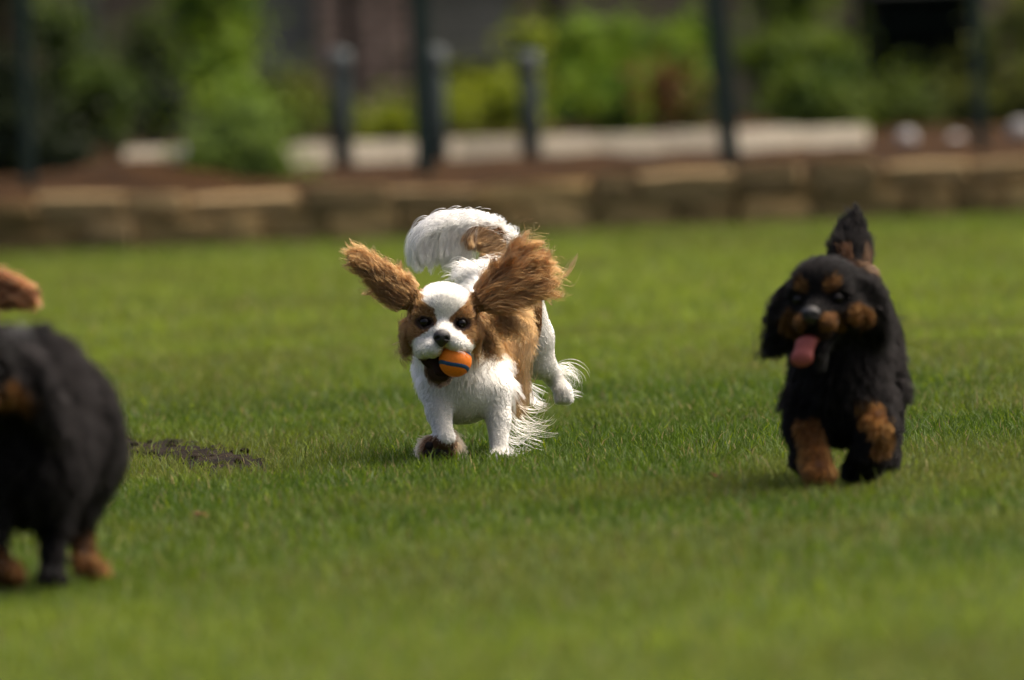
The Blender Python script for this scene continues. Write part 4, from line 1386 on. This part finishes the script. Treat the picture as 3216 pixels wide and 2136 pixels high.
def right_dog():
    dog = Dog((2640, 1545), 'black and tan spaniel with its tongue out bounding towards the camera, tail up')
    L = dog.L
    dog.head(L(2584, 934, -0.05), rot(math.radians(-17), math.radians(-2), math.radians(-3)), 1.0)
    H = dog.H
    f = Field((-0.28, -0.25, -0.01), (0.30, 0.72, 0.66), 0.006)
    dog.head_shape(f, chin=(0, -0.050, -0.100))
    chest = L(2640, 1190, 0.10); mid = L(2660, 1080, 0.30); rump = L(2672, 960, 0.46)
    f.limb(H((0, 0.05, -0.01)), L(2640, 1090, 0.12), 0.068, 0.088, 0.03)
    f.ell(chest, (0.088, 0.11, 0.108), None, 0.03)
    f.ell(L(2640, 1300, 0.10), (0.082, 0.08, 0.062), None, 0.03)
    f.limb(chest + np.array([0.01, 0.1, 0.02]), mid, 0.086, 0.076, 0.03); f.limb(mid, rump, 0.076, 0.066, 0.03)
    # forelegs
    f.limb(L(2534, 1270, 0.08), L(2526, 1345, 0.05), 0.046, 0.038, 0.02); f.limb(L(2526, 1345, 0.05), L(2562, 1455, 0.0), 0.037, 0.030, 0.015)
    f.ell(L(2572, 1490, -0.02), (0.033, 0.042, 0.026), None, 0.012)
    f.limb(L(2738, 1260, 0.08), L(2758, 1345, 0.02), 0.046, 0.036, 0.02); f.limb(L(2758, 1345, 0.02), L(2730, 1420, 0.02), 0.036, 0.032, 0.015)
    f.limb(L(2735, 1420, 0.03), L(2700, 1480, 0.06), 0.036, 0.034, 0.015)
    # hind legs
    f.limb(L(2735, 1060, 0.45), L(2775, 1230, 0.40), 0.055, 0.042, 0.03); f.limb(L(2775, 1230, 0.40), L(2790, 1340, 0.52), 0.040, 0.026, 0.02)
    f.limb(L(2790, 1340, 0.52), L(2780, 1450, 0.46), 0.026, 0.028, 0.015)
    f.limb(L(2600, 1060, 0.45), L(2560, 1230, 0.40), 0.055, 0.042, 0.03); f.limb(L(2560, 1230, 0.40), L(2540, 1340, 0.52), 0.042, 0.026, 0.02)
    f.limb(L(2540, 1340, 0.52), L(2525, 1445, 0.46), 0.026, 0.028, 0.015)
    ears = ear_pair(dog, f, [(H((-0.062, 0.02, 0.030)), L(2448, 1062, 0.0)), (H((0.068, 0.02, 0.030)), L(2752, 1030, 0.02))], 0.034)
    T = [L(2680, 870, 0.52), L(2672, 790, 0.55), L(2674, 730, 0.56), L(2682, 692, 0.56)]
    f.limb(T[0], T[1], 0.040, 0.036, 0.02); f.limb(T[1], T[2], 0.034, 0.024, 0.015); f.limb(T[2], T[3], 0.024, 0.012, 0.012)
    tans = [(L(2560, 1415, -0.03), 0.046, TAN * 1.2), (L(2540, 1360, 0.0), 0.034, TAN * 0.8), (L(2576, 1470, -0.05), 0.05, TAN * 0.75),
            (L(2738, 1292, -0.01), 0.034, TAN * 0.95), (L(2768, 1350, -0.02), 0.026, TAN * 1.2), (L(2776, 1400, 0.0), 0.026, TAN * 0.55), (L(2722, 850, 0.50), 0.030, np.array([0.03, 0.018, 0.011])), (L(2650, 815, 0.49), 0.020, np.array([0.04, 0.020, 0.011])),
            (H((0.028, -0.04, -0.118)), 0.018, np.array([0.035, 0.033, 0.033]))]
    colour = black_tan_colour(dog, tans)
    dog.build(f, colour); dog.face_parts()
    tongue_part(dog, [H((-0.008, -0.045, -0.070)), H((-0.016, -0.085, -0.082)), H((-0.022, -0.096, -0.108)), H((-0.025, -0.092, -0.114))], 0.0185)
    sphere_part('mouth', H((0, -0.040, -0.068)), np.array([0.026, 0.034, 0.014]) * dog.s, MAT['mouth'], dog.root, dog.R)
    reg = simple_regions(dog, ears, T, 0.17, 0.032)
    coat(dog, 46000, reg, 'coat_fur', 0.0007, 0.00025, 3200, mat='black_hair')
    g = []
    for a, b in ears:
        n = 1800; t = rng.uniform(0.2, 1, n); P = a + (b - a) * t[:, None] + rng.normal(size=(n, 3)) * np.array([0.014, 0.008, 0.008])
        D = nrm(b - a) + rng.normal(size=(n, 3)) * 0.25
        pos = grow(P, D, rng.uniform(0.03, 0.065, n), 7, np.tile(np.array([0, 0, -0.3]), (n, 1)), 0.08, 0.10, 8.0); pos = clump(pos, 80, rng.uniform(0.4, 0.9, n))
        g.append((pos, np.tile(BLACK, (n, 1)) * rng.uniform(0.8, 1.6, (n, 1))))
    fur_object('ear_fur', g, MAT['black_hair'], dog.root, 0.0008, 0.0003)
    return dog


right_dog()


def left_dog():
    dog = Dog((130, 1872), 'large blurred black and tan spaniel nearest the camera, cut off by the frame edge')
    L = dog.L
    dog.head(L(-85, 1165, -0.10), rot(math.radians(-2), math.radians(-3), 0), 1.04)
    H = dog.H
    f = Field((-0.34, -0.30, -0.01), (0.32, 0.70, 0.60), 0.007)
    dog.head_shape(f, chin=(0, -0.050, -0.085))
    chest = L(60, 1420, 0.06); mid = L(140, 1350, 0.22); rump = L(180, 1400, 0.38)
    f.limb(H((0, 0.05, -0.01)), chest + np.array([0, 0.03, 0.05]), 0.078, 0.105, 0.03)
    f.ell(chest, (0.110, 0.11, 0.108), None, 0.03)
    f.limb(L(70, 1200, 0.12), L(160, 1325, 0.30), 0.092, 0.100, 0.04)
    f.limb(chest + np.array([0.01, 0.1, 0.0]), mid, 0.108, 0.108, 0.03); f.limb(mid, rump, 0.108, 0.094, 0.03)
    f.ell(L(215, 1415, 0.36), (0.080, 0.10, 0.078), None, 0.03)
    # forelegs
    f.limb(L(150, 1530, 0.05), L(165, 1650, 0.06), 0.040, 0.024, 0.02); f.limb(L(165, 1650, 0.06), L(165, 1790, 0.03), 0.023, 0.018, 0.012)
    f.ell(L(162, 1818, 0.01), (0.024, 0.036, 0.018), None, 0.012)
    f.limb(L(-40, 1540, 0.0), L(-40, 1650, -0.02), 0.042, 0.026, 0.02); f.limb(L(-40, 1650, -0.02), L(0, 1775, -0.02), 0.025, 0.020, 0.012)
    f.ell(L(25, 1800, -0.05), (0.030, 0.038, 0.020), None, 0.012)
    # hind legs
    f.limb(L(245, 1470, 0.36), L(225, 1570, 0.32), 0.050, 0.032, 0.03); f.limb(L(225, 1570, 0.32), L(250, 1680, 0.36), 0.030, 0.020, 0.02)
    f.limb(L(250, 1680, 0.36), L(270, 1760, 0.30), 0.020, 0.022, 0.012); f.ell(L(288, 1788, 0.27), (0.036, 0.036, 0.020), rot(0, 0, 0.5), 0.012)
    f.limb(L(150, 1480, 0.40), L(160, 1570, 0.34), 0.050, 0.032, 0.03); f.limb(L(160, 1570, 0.34), L(170, 1680, 0.42), 0.030, 0.020, 0.02)
    f.limb(L(170, 1680, 0.42), L(165, 1765, 0.38), 0.020, 0.022, 0.012)
    ears = ear_pair(dog, f, [(H((-0.062, 0.02, 0.030)), H((-0.120, 0.03, -0.10))), (H((0.066, 0.02, 0.030)), L(150, 1330, -0.06))], 0.036)
    T = [L(225, 1330, 0.46), L(235, 1320, 0.56), L(240, 1330, 0.64)]
    f.limb(T[0], T[1], 0.032, 0.026, 0.02); f.limb(T[1], T[2], 0.026, 0.010, 0.012)
    tans = [(L(285, 1775, 0.26), 0.040, TAN * 0.5), (L(262, 1715, 0.32), 0.040, TAN * 0.3), (L(20, 1790, -0.07), 0.05, TAN * 0.3), (H((0.062, -0.03, -0.066)), 0.030, TAN * 0.7)]
    global TAN_FACE; TAN_FACE = 0.5
    colour = black_tan_colour(dog, tans)
    dog.build(f, colour); dog.face_parts()
    coat(dog, 34000, simple_regions(dog, ears, T, 0.12, 0.045), 'coat_fur', 0.0009, 0.0003, 900, mat='black_hair')
    g = []
    for a, b in ears:
        n = 1400; t = rng.uniform(0.2, 1, n); P = a + (b - a) * t[:, None] + rng.normal(size=(n, 3)) * np.array([0.016, 0.008, 0.008])
        D = nrm(b - a) + rng.normal(size=(n, 3)) * 0.25
        pos = grow(P, D, rng.uniform(0.03, 0.06, n), 6, np.tile(np.array([0, 0, -0.3]), (n, 1)), 0.08, 0.10, 8.0); pos = clump(pos, 60, rng.uniform(0.4, 0.9, n))
        g.append((pos, np.tile(BLACK, (n, 1)) * rng.uniform(0.8, 1.6, (n, 1))))
    fur_object('ear_fur', g, MAT['black_hair'], dog.root, 0.001, 0.0004)


left_dog()


def ruby_dog():
    dog = Dog((-190, 1740), 'chestnut spaniel mostly outside the frame, only its flying ear in view')
    L = dog.L
    dog.head(L(-165, 955, -0.06), rot(math.radians(5), 0, 0), 1.0)
    H = dog.H
    f = Field((-0.34, -0.30, -0.01), (0.34, 0.62, 0.66), 0.008)
    dog.head_shape(f)
    chest = np.array([0.0, 0.08, 0.23]); rump = np.array([-0.10, 0.42, 0.28])
    f.limb(H((0, 0.05, -0.01)), chest + np.array([0, 0.03, 0.05]), 0.062, 0.09, 0.03); f.ell(chest, (0.095, 0.10, 0.10), None, 0.03)
    f.limb(chest, rump, 0.092, 0.08, 0.03)
    for x, y, z in ((-0.06, 0.04, 0.16), (0.05, 0.06, 0.16), (-0.16, 0.42, 0.20), (-0.05, 0.44, 0.20)):
        f.limb((x, y, z), (x, y - 0.02, 0.10), 0.046, 0.030, 0.02); f.limb((x, y - 0.02, 0.10), (x, y, 0.03), 0.028, 0.022, 0.012); f.ell((x, y - 0.02, 0.018), (0.026, 0.036, 0.018), None, 0.012)
    ears = ear_pair(dog, f, [(H((-0.06, 0.01, 0.03)), H((-0.19, 0.02, 0.06))), (H((0.058, 0.01, 0.035)), L(72, 928, -0.03))], 0.036)
    T = [rump + np.array([0, 0.06, 0.05]), rump + np.array([0, 0.16, 0.09]), rump + np.array([0, 0.22, 0.10])]
    f.limb(T[0], T[1], 0.02, 0.018, 0.02); f.limb(T[1], T[2], 0.018, 0.01, 0.012)
    dog.build(f, lambda P: np.tile(RUBY, (len(P), 1)) * (0.8 + 0.4 * vnoise(P, 30, 2)[:, None])); dog.face_parts()
    coat(dog, 16000, simple_regions(dog, ears, T, 0.12, 0.03), 'coat_fur', 0.0011, 0.0004, 1200)
    g = []
    for a, b in ears:
        n = 2200; t = rng.uniform(0.2, 1, n); ax = nrm(b - a); up = nrm(np.cross(np.array([0, 1, 0]), ax)); v = np.clip(rng.normal(0, 0.6, n), -1, 1)
        P = a + (b - a) * (t * 0.9)[:, None] + up * (v * 0.036 * (1.05 - 0.7 * t))[:, None] + rng.normal(size=(n, 3)) * 0.005
        pos = grow(P, ax - up * (v * 0.3)[:, None] + rng.normal(size=(n, 3)) * 0.12, rng.uniform(0.02, 0.05, n), 6, None, 0.08, 0.1, 8.0); pos = clump(pos, 80, rng.uniform(0.4, 0.9, n))
        g.append((pos, RUBY * rng.uniform(0.6, 1.2, (n, 1))))
    fur_object('ear_fur', g, MAT['hair'], dog.root, 0.001, 0.0004)


ruby_dog()


# ---------------------------------------------------------------- fallen leaves on the lawn
def leaf_thing(px, py, size, rz, lab):
    p = G(px, py, 0.012)
    n = 9; V = []; F = []
    for i in range(n):
        t = i / (n - 1); w = math.sin(math.pi * t) ** 0.8 * 0.36 + 0.01
        for k, s in enumerate((-1, 0, 1)):
            V.append(((t - 0.5) * size, s * w * size, 0.10 * size * (s * s) + 0.25 * size * (t - 0.5) ** 2))
    for i in range(n - 1):
        for k in range(2):
            a = i * 3 + k; F.append((a, a + 1, a + 4, a + 3))
    b = MB(); b.v = V; b.f = F
    o = b.build('fallen_leaf', MAT['dry_leaf'], smooth=True)
    o.location = p; o.rotation_euler = (random.uniform(-.5, .5), random.uniform(-.5, .5), rz)
    s = o.modifiers.new('thickness', 'SOLIDIFY'); s.thickness = 0.0008
    tag(o, lab, 'leaf', 'dry leaves lying on the lawn')


leaf_thing(2248, 1500, 0.036, 0.4, 'reddish dry leaf in the grass beside the tongue-out spaniel')
leaf_thing(628, 1622, 0.040, 1.2, 'brown dry leaf on the grass below the mud scrape')
